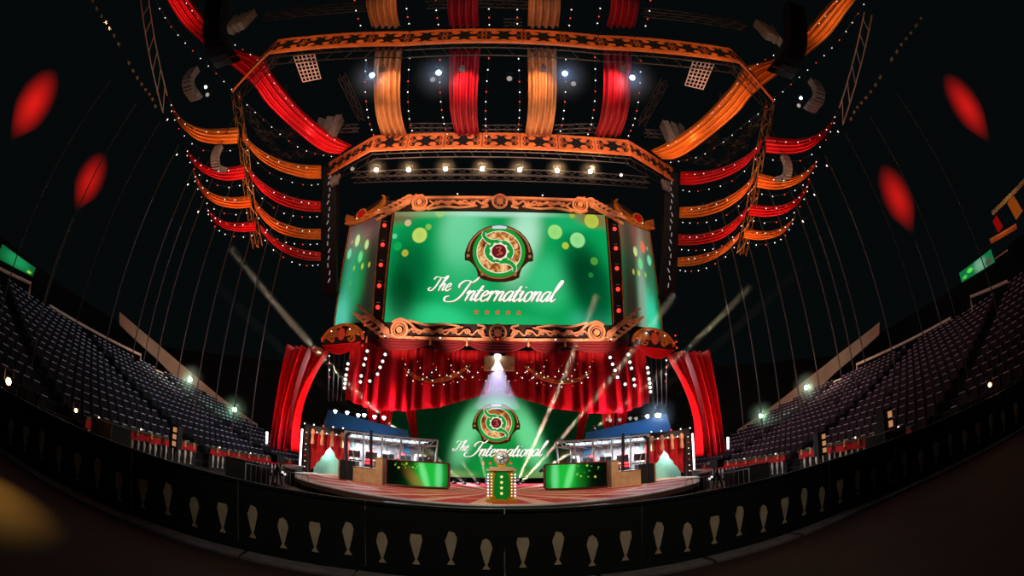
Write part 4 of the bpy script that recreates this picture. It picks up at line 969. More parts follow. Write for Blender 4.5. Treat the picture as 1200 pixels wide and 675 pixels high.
# ------------------------------------------------------------------ player booths, desks, lounges (built on the left, mirrored)
def sx_(s): return lambda x, y, z: V((s*x, y, z))
for s in (-1, 1):
    S = sx_(s); sd = SIDE[s]
    # LED desk
    a, b = side(aY(452, 571, 17.6), -1), side(aY(527, 573, 17.9), -1)
    xo, xi = 4.5, 2.0
    t = thing('led_desk', f'long desk with green video front at the {sd} of the pedestal', 'desk', S((xo+xi)/2, 17.9, SZ), 'video fronted desks')
    def FD(u, w_, d=0, s=s):    # u 0 outer..1 inner
        x = xo+(xi-xo)*u; Y = 17.4+.55*u+.25*sin(pi*u)*-1; return V((s*x, Y-d, SZ+.1+w_*1.0))
    us = np.linspace(0, 1, 81); vs = np.linspace(0, 1, 41); U, W = np.meshgrid(us, vs)
    C = paint(U, W, [(.72, .5, .22, .8, 0, (30, 190, 60), .95), (.62, .5, .05, .7, .1, (120, 240, 140), .8), (.85, .5, .05, .8, 0, (130, 240, 160), .6), (.42, .4, .1, .5, .3 if s < 0 else 0, (150, 120, 50) if s < 0 else (20, 120, 30), .7), (.1, .5, .26, 1.2, 0, (3, 9, 4), .98)], [], (6, 62, 18))
    for i in range(14):
        x = .15+.035*i+.02*sin(i*5); y = .82+.1*sin(i*2.3)-(0 if s < 0 else .3*((i % 3)/2)); r = (.03, .02, .045, .02)[i % 4]
        d = np.hypot((U-x)*2.7, (W-y)); wgt = np.clip((r-d)/.02+.5, 0, 1)[..., None]*.9
        C = C*(1-wgt)+wgt*np.array([lin(q) for q in ((150, 230, 60), (60, 210, 60), (220, 230, 60))[i % 3]])
    mb = MB(); mb.v = [tuple(FD(U[j, i], W[j, i], .02)) for j in range(41) for i in range(81)]
    mb.f = [(j*81+i, j*81+i+1, (j+1)*81+i+1, (j+1)*81+i) for j in range(40) for i in range(80)]
    o = mb.build('video_front', M_led, t); ca = o.data.color_attributes.new('Col', 'FLOAT_COLOR', 'POINT')
    ca.data.foreach_set('color', np.concatenate([C.reshape(-1, 3), np.ones((C.size//3, 1))], 1).astype(np.float32).ravel())
    mb = MB(); N = 12
    for i in range(N):
        p, q = FD(i/N, 0), FD((i+1)/N, 0); d = (q-p).normalized()
        mb.obox((p+q)/2+V((0, .4, .5)), d*(q-p).length/2, (0, .38, 0), (0, 0, .52))
    mb.build('body', M_blk, t)
    mb = MB()
    for w_ in (-.05, 1.03): mb.tube([FD(i/12, w_, .03) for i in range(13)], .035, 5)
    for u in (0, 1): mb.tube([FD(u, -.05, .03), FD(u, 1.03, .03)], .035, 5)
    mb.build('border', mat('dull red border', rgb(120, 30, 24), .5), t)
    # gold cabinets beside the desk
    for k, (x, y, w_, h) in enumerate([(4.78, 17.5, .3, 1.12), (5.5, 17.8, 1.0, .64)]):
        t = thing('gold_plinth', f"{'narrow upright' if k == 0 else 'low wide'} tan box beside the outer end of the {sd} video desk", 'box', S(x, y, SZ), 'tan boxes beside the desks')
        MB().box(S(x, y, SZ+h/2), (w_, .6, h)).build('body', M_tan, t); MB().box(S(x, y, SZ+h+.02), (w_+.04, .64, .04)).build('top', M_brass, t)
    t = thing('equipment_case', f'upright black case with tan edge beside the {sd} low tan box', 'case', S(6.5, 18.4, SZ), 'upright black cases')
    MB().box(S(6.5, 18.4, SZ+.45), (.75, .6, .9)).build('body', M_blk, t); MB().box(S(6.88, 18.1, SZ+.45), (.06, .06, .9)).build('edge', M_tan, t)
    # glass booth
    B0, B1, D0 = V((6.85, 18.9, SZ)), V((3.0, 20.5, SZ)), V((1.0, 2.6, 0))
    ax = (B1-B0); L = ax.length; ax.normalize(); ay = V((-ax.y, ax.x, 0));
    if ay.y < 0: ay = -ay
    def G(u, v, z, s=s): p = B0+ax*(u*L)+ay*(v*2.6)+V((0, 0, z)); return V((s*p.x, p.y, p.z))
    t = thing('player_booth', f'glass walled player booth in a steel frame behind the {sd} video desk', 'booth', G(.5, .5, 0), 'glass player booths')
    HT = 2.25
    MB().add([G(0, 0, 0), G(1, 0, 0), G(1, 1, 0), G(0, 1, 0), G(0, 0, .2), G(1, 0, .2), G(1, 1, .2), G(0, 1, .2)], [(0, 1, 2, 3), (4, 5, 6, 7), (0, 1, 5, 4), (1, 2, 6, 5), (2, 3, 7, 6), (3, 0, 4, 7)]).build('base', M_blk, t)
    for v in (0, 1):
        for k in range(6):
            u = k/5; tl = .06
            MB().tube([G(u, v, .2), G(u+tl*(u-.5), v+(.08 if v else -.08), HT)], .045, 6).build('post', M_alu, t)
            if k < 5 and v == 0: MB().tube([G(u+.02, v-.03, HT-.15), G(u+.1, v, .9)], .022, 5).build('brace', M_alu, t)
    rb = MB()
    for z in (HT, HT-.28):
        for v in (-.08, 1.08): rb.tube([G(-.03, v, z), G(1.03, v, z)], .04, 6)
        for k in range(6): rb.tube([G(k/5, -.08, z), G(k/5, 1.08, z)], .03, 5)
    for k in range(15): rb.tube([G(k/15, -.08, HT if k % 2 else HT-.28), G((k+1)/15, -.08, HT-.28 if k % 2 else HT)], .018, 4)
    rb.build('roof_frame', M_alu, t)
    for k in range(3): MB().tube([G(.05, .15+.35*k, HT-.1), G(.95, .15+.35*k, HT-.1)], .03, 6).build('light_strip', E_strip, t)
    for k in range(5):
        MB().add([G(k/5+.01, -.03, .9), G(k/5+.19, -.03, .9), G(k/5+.19, -.07, HT-.3), G(k/5+.01, -.07, HT-.3), G(k/5+.01, -.02, .9), G(k/5+.19, -.02, .9), G(k/5+.19, -.06, HT-.3), G(k/5+.01, -.06, HT-.3)], [(0, 1, 2, 3), (7, 6, 5, 4), (0, 4, 5, 1), (2, 6, 7, 3), (1, 5, 6, 2), (0, 3, 7, 4)]).build('glass_pane', MATS.get('clear glass') or glassmat(), t) if 'glassmat' in globals() else None
    MB().add([G(0, 1, .2), G(1, 1, .2), G(1, 1, HT-.1), G(0, 1, HT-.1), G(0, 1.03, .2), G(1, 1.03, .2), G(1, 1.03, HT-.1), G(0, 1.03, HT-.1)], [(0, 1, 2, 3), (7, 6, 5, 4), (0, 4, 5, 1), (2, 6, 7, 3), (1, 5, 6, 2), (0, 3, 7, 4)]).build('back_wall', mat('booth wall ' + sd, rgb(120, 112, 116), .6, noise=.7, scale=4), t)
    area(G(.5, .5, HT-.35), G(.5, .5, 0), (.8, .93, 1), 420, 3.5, 1.2)
    # desk, monitors, chairs inside
    t = thing('player_table', f'long black player table inside the {sd} glass booth', 'table', G(.5, .35, .2), 'player tables')
    mb = MB(); c = G(.5, .3, .95); e = (G(.95, .3, .95)-G(.05, .3, .95))/2; q = (G(.5, .42, .95)-G(.5, .18, .95))/2
    mb.obox(c, e, q, (0, 0, .03)); mb.build('table_top', M_blk, t)
    for u in (.06, .35, .65, .94): MB().obox(G(u, .3, .57), (.03, 0, 0), q*.9, (0, 0, .36)).build('leg', M_steel, t)
    for k in range(5):
        u = .1+.2*k; c = G(u, .26, 1.25)
        t = thing('monitor', f"computer monitor on the {sd} booth table, {['outermost', 'second', 'middle', 'fourth', 'innermost'][k]} seat", 'monitor', G(u, .3, .98), f'monitors in the {sd} booth')
        MB().obox(c, (e.normalized())*.28, (0, .02, 0), (0, 0, .17)).build('display', M_blk, t)
        MB().tube([G(u, .3, .98), c], .02, 5).build('stand', M_blk, t)
        MB().obox(c+V((0, .03, 0)), (e.normalized())*.25, (0, .01, 0), (0, 0, .15)).build('picture', E_strip, t)
        t = thing('gaming_chair', f"player chair behind the table of the {sd} booth, {['outermost', 'second', 'middle', 'fourth', 'innermost'][k]}", 'chair', G(u, .6, .2), f'player chairs in the {sd} booth')
        mr = M_redsatin if k % 2 else M_white
        MB().box(G(u, .58, .72), (.48, .46, .1)).build('seat', M_blk, t)
        MB().grid(lambda a, b, u=u: G(u, .69, .75)+V(((a-.5)*(.46-.12*b), .14*b+.04*cos((a-.5)*3), b*.82)), 8, 8, (0, .07, 0)).build('backrest', mr, t, smooth=True)
        MB().tube([G(u, .6, .2), G(u, .6, .68)], .03, 6).build('stem', M_steel, t)
        mb = MB()
        for j in range(5): mb.tube([G(u, .6, .26), G(u, .6, .24)+V((.28*cos(j*1.257), .28*sin(j*1.257), 0))], .02, 4)
        mb.build('base', M_steel, t)
    for k, u in enumerate((-.06, .17)):
        p = S(6.5-k*1.15, 18.15, SZ)
        o = MB().tube([p, p+V((s*.12, 0, 2.35 if k else 2.1))], .07, 8).build('black_post', M_blk, origin=p)
        tag(o, f"black leaning post in front of the {sd} glass booth, {'inner' if k else 'outer'} one", 'post', 'black posts before the booths')
    # blue lit header wall behind the booth
    h0, h1 = side(aY(372, 508, 22.5), s), side(aY(482, 512, 22.5), s); ht = side(aY(385, 480, 22.5), s)
    t = thing('blue_header', f'flat panel lit blue by small lamps above the {sd} booth', 'panel', V(((h0.x+h1.x)/2, 22.5, h0.z)), 'blue lit panels')
    MB().prism([(h0.x, h0.z-.6), (h1.x, h1.z-.9), (h1.x*1.05, h1.z+.35), (ht.x, ht.z)], lambda u, w_, d: V((u, 22.5+d, w_)), .12).build('panel', M_bluep, t)
    for k in range(6):
        x, y = [(393, 481.5), (407, 483), (420, 486), (427, 486), (439, 488), (450, 489)][k]
        p = side(aY(x, y, 21.6), s)
        MB().lathe(p, [(.1, .02), (.08, -.06), (.05, -.12)], 10, (0, .3, 1)).build('lamp', E_cold if (k < 2 or s < 0) else E_dim, t)
        spot(p, p+V((0, .7, -1.3)), (.05, .42, .95), 22, 95, 1)
        MB().tube([p, p+V((0, .9, .1))], .02, 4).build('lamp_arm', M_steel, t)
    if s > 0:
        p = aY(770, 487, 21.3); lamp(p, EYE, E_flare, .13, 'brilliant blue-white spotlight above the right booth', group=None)
        spot(p+V((0, .1, 0)), p+V((0, 1.6, -.9)), (.1, .4, 1), 300, 150, 1); glow(p, 1.3, 'blue haze around the brilliant spotlight above the right booth', (.4, .65, 1), 110)
    # lounge portal with red curtains
    X0, X1, YL = 7.5, 9.55, 20.6
    spot(S(3.5, 11.5, 4.2), S(6.0, 18, 1.6), (1, .88, .75), 850, 40, 1)  # added front fill for the tan boxes and booth frame, source unseen
    t = thing('lounge_portal', f'lit portal with bulb studded column and gold header at the outer {sd} of the stage', 'portal', S(8.6, YL, .3), 'curtained portals')
    MB().box(S(X1+.12, YL-.1, 1.75), (.28, .3, 3.0)).build('column', M_frame, t)
    for k in range(8): bulb(S(X1+.1, YL-.3, .7+k*.3), t, BR if k % 3 == 0 else BW, .7)
    MB().tube([S(X1+.42, YL-.2, .6), S(X1+.42, YL-.2, 2.95)], .05, 8).build('light_tube', E_tube, t)
    MB().box(S((X0+X1)/2-.4, YL, 3.05), (X1-X0+1.2, .3, .3)).build('header', M_frame, t)
    for k in range(5): bulb(S(X1+.3-k*.55, YL-.2, 3.25), t, BR if k == 2 else BW, 1.1)
    MB().box(S((X0+X1)/2, YL+.9, 1.7), (X1-X0+.2, .1, 2.6)).build('mint_drape', M_mint, t)
    mb = MB().box(S((X0+X1)/2, YL+.6, .4), (2.4, 1.4, .5)).build('floor_deck', M_blk, t)
    def f(u, v):
        x = X1-(X1-X0+.1)*u; k_ = abs(u-.52)/.5; zb_ = 2.3-1.5*k_**.9
        return S(x, YL+.1+.07*sin(u*50+v*2), 2.85+(max(.75, zb_)-2.85)*v)
    MB().grid(f, 60, 12, (0, .05, 0)).build('red_curtain', M_red, t, smooth=True)
    for k in range(4):
        p = S(X1-.25-k*.55, YL-.25, 2.75)
        MB().lathe(p, [(.03, .28), (.1, .22), (.13, .05), (.07, -.1), (.1, -.3), (.1, -.5), (.03, -.52)], 8).build('gold_pendant', M_fil, t)
        bulb(p+V((s*-.27, -.1, .12)), t, BW, 1.0)
    spot(S(9.2, 18.4, 3.4), S(9.2, YL, 1.8), (1, .8, .65), 170, 80, .8); point(S(8.9, YL+.5, 2.0), (.7, 1, .9), 30, .2)

# ------------------------------------------------------------------ beams in the haze
beam_i = 0
def beam(p0, p1, r0, r1, col, e, label, dens=None, par=True):
    p0, p1 = V(p0), V(p1); d = (p1-p0); L = d.length; d.normalize()
    t = thing('haze_shaft', label, 'light beam', p0, 'hazy light beams'); t['kind'] = 'stuff'
    MB().lathe(p0, [(r0, .0), (r1, L)], 16, d).build('lit_haze', dens or M_haze, t)
    ang = 2*math.atan((r1-r0)/L)
    if par:
        l = bpy.data.lights.new('collimated', 'AREA'); l.shape = 'DISK'; l.size = 2*r0*.9; l.spread = max(ang, rad(1.2)); l.energy = e; l.color = col
        o = bpy.data.objects.new('collimated_light', l); COL.objects.link(o); o.location = p0+d*.03; o.rotation_euler = d.to_track_quat('-Z', 'Y').to_euler(); return t
    src = p0-d*(r0/max(1e-3, tan(ang/2)))*.8
    spot(p0+d*.03, p1, col, e*9, max(1.2, math.degrees(ang)*1.05), .3, r0*.5)
    return t
if True:
    Bm = [((608, 560, 24.5), (700, 345, 17), 'rising right of the pedestal toward the screen edge', 700), ((612, 566, 24.5), (790, 345, 17), 'rising right past the right lunette', 700),
          ((640, 548, 24), (960, 292, 16), 'long flat one crossing the right curtain', 1500), ((700, 500, 24), (880, 335, 17), 'short faint one over the right booth', 600),
          ((570, 564, 24.5), (560, 520, 22), 'short one just left of the pedestal', 100), ((558, 564, 24.5), (540, 540, 23), 'second short one left of the pedestal', 100),
          ((528, 564, 24.5), (255, 335, 16), 'long flat one crossing the left curtain', 1500), ((500, 535, 24.5), (270, 290, 16), 'steeper one over the left booth', 1100), ((541, 564, 24), (500, 525, 21), 'low one by the inner end of the left desk', 120)]
    for (x, y, Y0), (x2, y2, Y2), lab, e in Bm:
        p0, p1 = aY(x, y, Y0), aY(x2, y2, Y2); p0.z = max(p0.z, SZ+.2)
        L = (p1-p0).length
        beam(p0, p1, .09, .1+L*.013, (1, .85, .65), e*.022, f'pale hazy light beam, {lab}', dens=M_haze2)
        lamp(p0-(p1-p0).normalized()*.2, p1, E_dim, .1, f'floor spotlight sending the beam: {lab}', group='floor spotlights')
    beam((0, 24.6, aY(583, 420, 24.6).z), (0, 24.9, aY(583, 480, 24.9).z), .15, 1.6, (.62, .55, 1), 900, 'lavender cone of light below the hanging projector box', par=False)
    for s in (-1, 1):
        p = side(aY(505, 445, 24.5), s); lamp(p, p+V((s*-.6, 0, -2)), E_w, .12, f'small hanging spotlight in the gap under the {SIDE[s]} thin swag', group='small hanging spotlights')

# ------------------------------------------------------------------ line arrays and hanging loudspeakers
def line_array(P, w_, m, label, group, n=10):
    Q = [V(q) for q in catmull([tuple(p) for p in P], 6)]; t = thing('line_array', label, 'loudspeaker', Q[0], group)
    for k in range(n):
        a = Q[int(k*(len(Q)-1)/n)]; b = Q[int((k+1)*(len(Q)-1)/n)]; d = (b-a); c = (a+b)/2
        sidev = V((1, 0, 0)); nn = d.normalized().cross(sidev).normalized()
        MB().obox(c, sidev*w_/2, nn*w_*.3, d*.46).build('cabinet', m, t)
    MB().tube([Q[0], Q[0]+V((0, 0, 3))], .03, 4).build('hanging_cable', M_blk, t)
for s in (-1, 1):
    line_array([side(aH(x, y, 17), s) for x, y in ((256, -6), (252, 20), (252, 42), (258, 60), (268, 76))], 1.25, M_blk, f'big black curved line array close to the {SIDE[s]} end of the overhead band', 'black line arrays')
    line_array([side(aH(x, y, 22.5), s) for x, y in ((228, 82), (221, 92), (221, 102), (226, 110), (231, 117))], .8, M_grey, f'grey curved line array above the {SIDE[s]} outer swags', 'grey line arrays')
    line_array([side(aH(x, y, 22.5), s) for x, y in ((257, 172), (253, 180), (252, 190), (255, 197), (262, 200))], .55, M_grey, f'small grey curved line array in front of the {SIDE[s]} outer red swag' if s < 0 else 'small grey curved line array in front of the right outer orange swag', 'small grey line arrays')
    point(side(aH(235, 100, 18.5), s), (1, .85, .8), 50, .3); point(side(aH(250, 188, 19), s), (1, .85, .8), 30, .3)
    p = side(aH(241, 102, 22), s); lamp(p, EYE, E_cold, .13, f'small blue-white lamp beside the {SIDE[s]} grey line array', group='lamps beside the line arrays')
    p = side(aH(243, 111, 22), s); lamp(p, EYE, E_dim, .16, f'dull round lamp under the blue-white lamp by the {SIDE[s]} line array', group='dull lamps beside the line arrays')
    # ceiling clutter: beige loudspeaker clusters, grids, trusses
    for k, (x, y, h, sc_) in enumerate([(283, 25, 19, 1.0), (385, 150, 25, 1.3), (393, 210, 27, .5)]):
        p = side(aH(x, y, h), s)
        t = thing('hanging_loudspeaker', f"beige hanging loudspeaker cluster near the {SIDE[s]} header bands, {['highest', 'middle', 'lowest'][k]}", 'loudspeaker', p, 'hanging loudspeaker clusters')
        for j in range(3): MB().obox(p+V((s*.45*(j-1)*sc_, 0, -.1*j)), V((.2, .06*j, 0))*sc_, V((0, .3, 0))*sc_, V((s*.08*(j-1), 0, .8))*sc_).build('cabinet', M_grey, t)
        MB().tube([p+V((0, 0, .7)), p+V((0, 0, 3))], .03, 4).build('cable', M_blk, t)
        point(p+V((0, -2, -2.2)), (1, .6, .5), 22, .3)
    t = thing('grid_panel', f'hanging metal grid panel between the header bands on the {SIDE[s]}', 'grid panel', side(aZ(362, 85, 24), s), 'hanging grid panels')
    c4 = [side(aZ(x, y, 24), s) for x, y in ((344, 66), (368, 63), (376, 92), (355, 96))]; mb = MB()
    for k in range(8): mb.tube([c4[0].lerp(c4[3], k/7), c4[1].lerp(c4[2], k/7)], .045, 4)
    for k in range(6): mb.tube([c4[0].lerp(c4[1], k/5), c4[3].lerp(c4[2], k/5)], .045, 4)
    mb.build('grid', M_rail, t); point(c4[0]+V((-s*1.5, 1, -2.5)), (1, .75, .7), 40, .3)
    for k, (pa, pb) in enumerate([((300, 160), (420, 150)), ((318, 185), (400, 175)), ((330, 100), (345, 175)), ((400, 88), (425, 140)), ((285, 125), (330, 185)), ((310, 20), (430, 8))]):
        p0, p1 = side(aZ(*pa, 25.2), s), side(aZ(*pb, 25.2), s)
        truss(p0, p1, .45, 'lattice_truss', f"dark steel ceiling truss behind the {SIDE[s]} long swag, {['first', 'second', 'third', 'fourth', 'fifth', 'sixth'][k]} of six", 'truss', M_steel, f'{SIDE[s]} ceiling trusses', r=.03)
    area(side(aZ(350, 130, 20), s), side(aZ(350, 130, 25), s), (.9, .7, .75), 60, 3)
for k, (xa, ya, xb, yb) in enumerate([(480, 150, 530, 150), (565, 152, 612, 152), (650, 152, 700, 150), (590, 28, 612, 28), (500, 4, 620, 4)]):
    p0, p1 = aZ(xa, ya, 25), aZ(xb, yb, 25)
    truss(p0, p1, .5, 'lattice_truss', f"dim steel roof truss seen between the drapes, {['left gap', 'centre gap', 'right gap', 'above the overhead band', 'at the top edge of the view'][k]}", 'truss', M_steel, 'roof trusses between the drapes')
area((0, 16, 19), (0, 17, 25), (.45, .65, 1), 160, 10)

# lights for the bands and frames
for x in (-8, -4, 0, 4, 8):
    spot((x, Yb-6, 18.5), (x, Yb, Z2+.9), (1, .66, .54), 1900, 62, 1)
    spot((x*1.3, Y1-5.5, 18.0), (x*1.3, Y1, Z1+.8), (1, .55, .25), 1100, 62, 1)
for s in (-1, 1):
    spot((s*9, 16, 18), (s*12, 23, Z2+.8), (1, .5, .3), 1300, 50, 1)
    spot((s*12, 7, 18), (s*14.5, 11.5, Z1+.8), (1, .5, .2), 600, 60, 1)
    spot((s*8.5, 21, 16), (s*10.2, 26, 19.6), (1, .6, .35), 600, 45, 1)
    spot((s*8.5, 21, 7.5), (s*10.2, 26, 9.8), (1, .65, .4), 420, 50, 1)
    for x in (2, 6):
        spot((s*x, 20.5, 17), (s*x, 24.6, 19.5), (1, .58, .3), 800, 55, 1)
        spot((s*x, 21.0, 7.2), (s*x, 25.5, 10.0), (1, .7, .55), 2000, 40, 1)
    # red washes on curtains
    for x, e in ((4.5, 300), (7.2, 620), (9.4, 420)):
        spot((s*(x-2.6), 25.0, 4.6), (s*x, 26.0, 5.8), (1, .09, .3), e, 60, 1)
    for x, e in ((3, 40), (6.0, 160), (8, 240)):
        spot((s*(x+1.5), 24.6, 3.6), (s*(x-.3), 26.2, 5.5), (1, .12, .28), e, 70, 1)
    spot((s*9.5, 23.6, 8.8), (s*9.3, 25.5, 5.4), (1, .6, .65), 420, 60, 1)
    spot((s*7.5, 22.5, 2.0), (s*7.5, 27.2, 4.4), (1, .1, .15), 120, 60, 1)
    spot((s*8.0, 22.6, 1.2), (s*12.2, 23.3, 4.8), (1, .06, .07), 2600, 75, .9)
    spot((s*15.5, 22.4, .5), (s*12.8, 23.5, 5.0), (1, .06, .1), 1100, 70, .9)
    spot((s*10.5, 19.0, 1.0), (s*12.0, 23.5, 5.2), (1, .05, .06), 900, 60, 1)  # added frontal red fill on the side curtains, no fixture
    # stage floor wash
    spot((s*6, 14, 9), (s*2.5, 16.5, SZ), (1, .82, .75), 1050, 75, 1)
    spot((s*3, 10.5, 9), (s*1.5, 13, SZ), (1, .8, .75), 500, 60, 1)

# ------------------------------------------------------------------ seating bowls
XR = 13.1; NR = 15
seatm = {}
def make_seat(mc, mhighl, low=False):
    t = thing('arena_seat', '', 'seat', (0, 0, 0))
    MB().box((0, .18, .42), (.44, .4, .07)).build('seat', mc, t)
    MB().grid(lambda u, v: V(((u-.5)*.46, .42+.12*v+.03*cos((u-.5)*3), .42+.42*v)), 4, 3, (0, .05, 0)).build('backrest', mc, t)
    MB().box((0, .55, .84), (.3, .04, .035)).build('top_highlight', mhighl, t)
    MB().box((0, .3, .2), (.06, .3, .4)).build('leg', M_steel, t)
    return t
for s in (-1, 1):
    sd = SIDE[s]; mc = M_seat if s < 0 else M_seatr
    tm = MB()
    rows = []
    for r in range(NR):
        X = XR+.9+r*.95; z = .25+r*.34; rows.append((X, z))
        tm.box((s*(X+.45), 19, z/2), (.95, 46, z))
    o = struct('seating_tier', tm, M_conc); o['label'] = f'dark stepped concrete tier under the {sd} seats'
    sb = M_seathl if s < 0 else mat('seat edge highlight right', rgb(205, 160, 195), .4)  # pinkish copy of the painted seat-top highlight
    proto = make_seat(mc, sb)
    cand = []
    for r, (X, z) in enumerate(rows):
        for k in range(0, 62):
            Y = -1+k*.56
            if Y > 34: continue
            if (k % 16) in (0, 1): continue           # stairs
            d = hypot(X, Y); azr = math.degrees(atan2(X, Y))
            if azr > 79 or (r == 0 and Y < 7): continue
            cand.append((d+.0*r, r, X, Y, z))
    # what the barrier hides is left out by height of view
    cand.sort()
    first = True
    ordr = ['front row', 'second row', 'third row', 'fourth row', 'fifth row', 'sixth row', 'seventh row', 'eighth row', 'ninth row', 'tenth row']+[f'upper row {q}' for q in ('one', 'two', 'three', 'four', 'five', 'six', 'seven')]
    for d, r, X, Y, z in cand[:150]:
        c = proto if first else copy_tree(proto); first = False
        c.location = (s*X, Y, z); c.rotation_euler = (0, 0, -s*pi/2)
        c['label'] = f'dark arena seat in the {ordr[r]} of the {sd} seating bowl, near end'; c['category'] = 'seat'; c['group'] = f'near seats in the {ordr[r]} on the {sd}'
    st_ = MB(); sh = MB(); Rm = Matrix.Rotation(-s*pi/2, 3, 'Z')
    for d, r, X, Y, z in cand[150:]:
        if random.random() < .02: continue
        c = V((s*X, Y, z))
        st_.obox(c+V((s*.18, 0, .42)), (.2, 0, 0), (0, .22, 0), (0, 0, .035)); st_.obox(c+V((s*.48, 0, .63)), V((.025, 0, .0)), (0, .23, 0), V((s*.06, 0, .21)))
        sh.obox(c+V((s*.55, 0, .86)), (.02, 0, 0), (0, .15, 0), (0, 0, .02))
    o = st_.build('seat_bank', mc); tag(o, f'dense rows of dark arena seats farther back in the {sd} bowl', 'seats', kind='stuff')
    o2 = sh.build('seat_top_highlights', sb, o)
    # front rail with red cloth and white balusters, section by section
    RW = [7.4, 10.4, 13.4, 16.4, 19.4, 22.4, 25.4]
    for k in range(6):
        y0, y1 = RW[k]+.03, RW[k+1]-.03
        if k in (2,): y1 -= 1.0
        X = XR+.3*(1 if True else 0); xx = lambda y: s*(XR-2.2*max(0, (12.5-y)/6)**1.3)
        P0, P1 = V((xx(y0), y0, 0)), V((xx(y1), y1, 0)); d = (P1-P0).normalized(); L = (P1-P0).length; n = V((-s, 0, 0))
        t = thing('front_railing', f"red clothed railing with white balusters before the {sd} seats, {['nearest', 'second', 'third', 'fourth', 'fifth', 'farthest'][k]} section", 'railing', (P0+P1)/2, f'{sd} front railings')
        mid = (P0+P1)/2
        MB().obox(mid+V((0, 0, 1.07)), d*L/2, n*.16, (0, 0, .03)).build('ledge', M_greentop, t)
        MB().grid(lambda u, v: P0.lerp(P1, u)+n*(.1+.03*sin(u*L*9))+V((0, 0, 1.04-v*(.26+.06*abs(sin(u*L*pi/1.2))))), 40, 4, n*-.03).build('red_cloth', M_red, t)
        MB().obox(mid+V((0, 0, .5)), d*L/2, n*.02, (0, 0, .5)).build('board', M_blk, t)
        MB().obox(mid+V((0, 0, .12)), d*L/2, n*.06, (0, 0, .05)).build('base_rail', M_frame, t)
        for j in range(int(L/.42)):
            c = P0+d*(.25+j*.42)+n*.09
            MB().lathe(c+V((0, 0, .16)), [(.05, 0), (.05, .04), (.025, .08), (.035, .2), (.07, .42), (.05, .52), (.035, .58)], 8).build('baluster', M_white, t, smooth=True)
        for j in range(3):
            c = P0.lerp(P1, (j+.5)/3)+n*.16
            MB().lathe(c+V((0, 0, .85)), [(.03, 0), (.07, .06), (.05, .15), (.06, .22), (.02, .3)], 8).build('gold_finial', M_fil, t)
        bulb(P0.lerp(P1, .3)+V((0, 0, 1.16)), t, BW, .9)
    # little amber lamps on the near rail
    lampspots = {-1: [(10, 447, 12.4, .12), (89, 481, 11.0, .07)], 1: [(1160, 451, 12.5, .08)]}[s]
    for k, (x, y, h, r_) in enumerate(lampspots):
        p = aH(x, y, h); lamp(p, EYE, E_amber, r_, f"glowing amber lamp at the {'far left' if x < 50 else 'left' if s < 0 else 'right'} edge behind the barrier", group=None)
        point(p+V((.0, -.3, .1)), (1, .45, .12), 10 if x < 50 else 3, .1)
    # cases and desks between railing and barrier
    for k, (x, y, h, w_, d_, hh) in enumerate([(290, 549, 17, 1.6, .8, 1.0), (131, 492, 11.5, 1.0, .7, 1.25), (325, 552, 15, .35, .35, 1.2)]):
        p = side(aH(x, y, h), s); p.z = 0
        if k == 2: continue
        t = thing('flight_case', f"black flight case standing between barrier and {sd} railing, {'farther' if k == 0 else 'nearer'} one", 'case', p, f'{sd} flight cases')
        MB().box(p+V((0, 0, hh/2)), (w_, d_, hh)).build('body', M_blk, t)
        mb = MB()
        for a in (-1, 1): mb.box(p+V((a*w_/2, -d_/2, hh/2)), (.03, .03, hh))
        mb.box(p+V((0, -d_/2, hh)), (w_, .03, .03)); mb.build('edging', M_steel, t)
    p = side(aH(325, 551, 15), s); p.z = 0
    t = thing('broadcast_camera', f'dark broadcast camera on a tripod between barrier and stage on the {sd}', 'camera', p, 'broadcast cameras')
    for a in (0, 2.1, 4.2): MB().tube([p+V((.35*cos(a), .35*sin(a), 0)), p+V((0, 0, 1.15))], .03, 5).build('leg', M_blk, t)
    MB().box(p+V((0, 0, 1.35)), (.25, .55, .28)).build('body', M_blk, t); MB().lathe(p+V((0, .28, 1.35)), [(.08, 0), (.1, .3)], 10, (0, 1, 0)).build('lens', M_steel, t)
    for k, (x, y, h) in enumerate([(306, 562, 15.5), (340, 566, 15)]):
        p = side(aH(x, y, h), s); p.z = 0
        t = thing('steel_barricade', f"low tubular steel barricade between barrier and stage on the {sd}, {'outer' if k == 0 else 'inner'} one", 'barricade', p, f'{sd} steel barricades')
        MB().tube([p+V((-.7, 0, 0)), p+V((-.7, 0, .95)), p+V((.7, 0, .95)), p+V((.7, 0, 0))], .03, 6).build('frame', M_alu, t)
        for j in range(5): MB().tube([p+V((-.46+.23*j, 0, .25)), p+V((-.46+.23*j, 0, .95))], .012, 4).build('bar', M_alu, t)
        MB().tube([p+V((-.7, 0, .25)), p+V((.7, 0, .25))], .02, 5).build('lower_rail', M_alu, t)
    # small lit sign boxes on the rail
    for k, (x, y, h) in enumerate([(206, 512, 17.5), (131 if s < 0 else 131, 488, 13)]):
        if s < 0 and k == 1: continue
        p = side(aH(x, y, h), s)
        t = thing('lit_cabinet', f"small black cabinet with amber lit squares above the {sd} railing, {'farther' if k == 0 else 'nearer'}", 'cabinet', p, 'lit cabinets')
        MB().box(p, (.5, .3, .9)).build('body', M_blk, t); MB().tube([V((p.x, p.y, 0)), p], .06, 6).build('stand', M_blk, t)
        for j in range(3): MB().box(p+V((.08, -.17, .27-.27*j)), (.18, .04, .18)).build('lit_square', emit('lit square', rgb(200, 140, 95), .8), t)
    # vomitory handrails
    HR = [[(52, 386), (58, 358), (165, 416), (163, 432)], [(177, 448), (180, 433), (222, 450)], [(-6, 312), (36, 332), (33, 349)]]
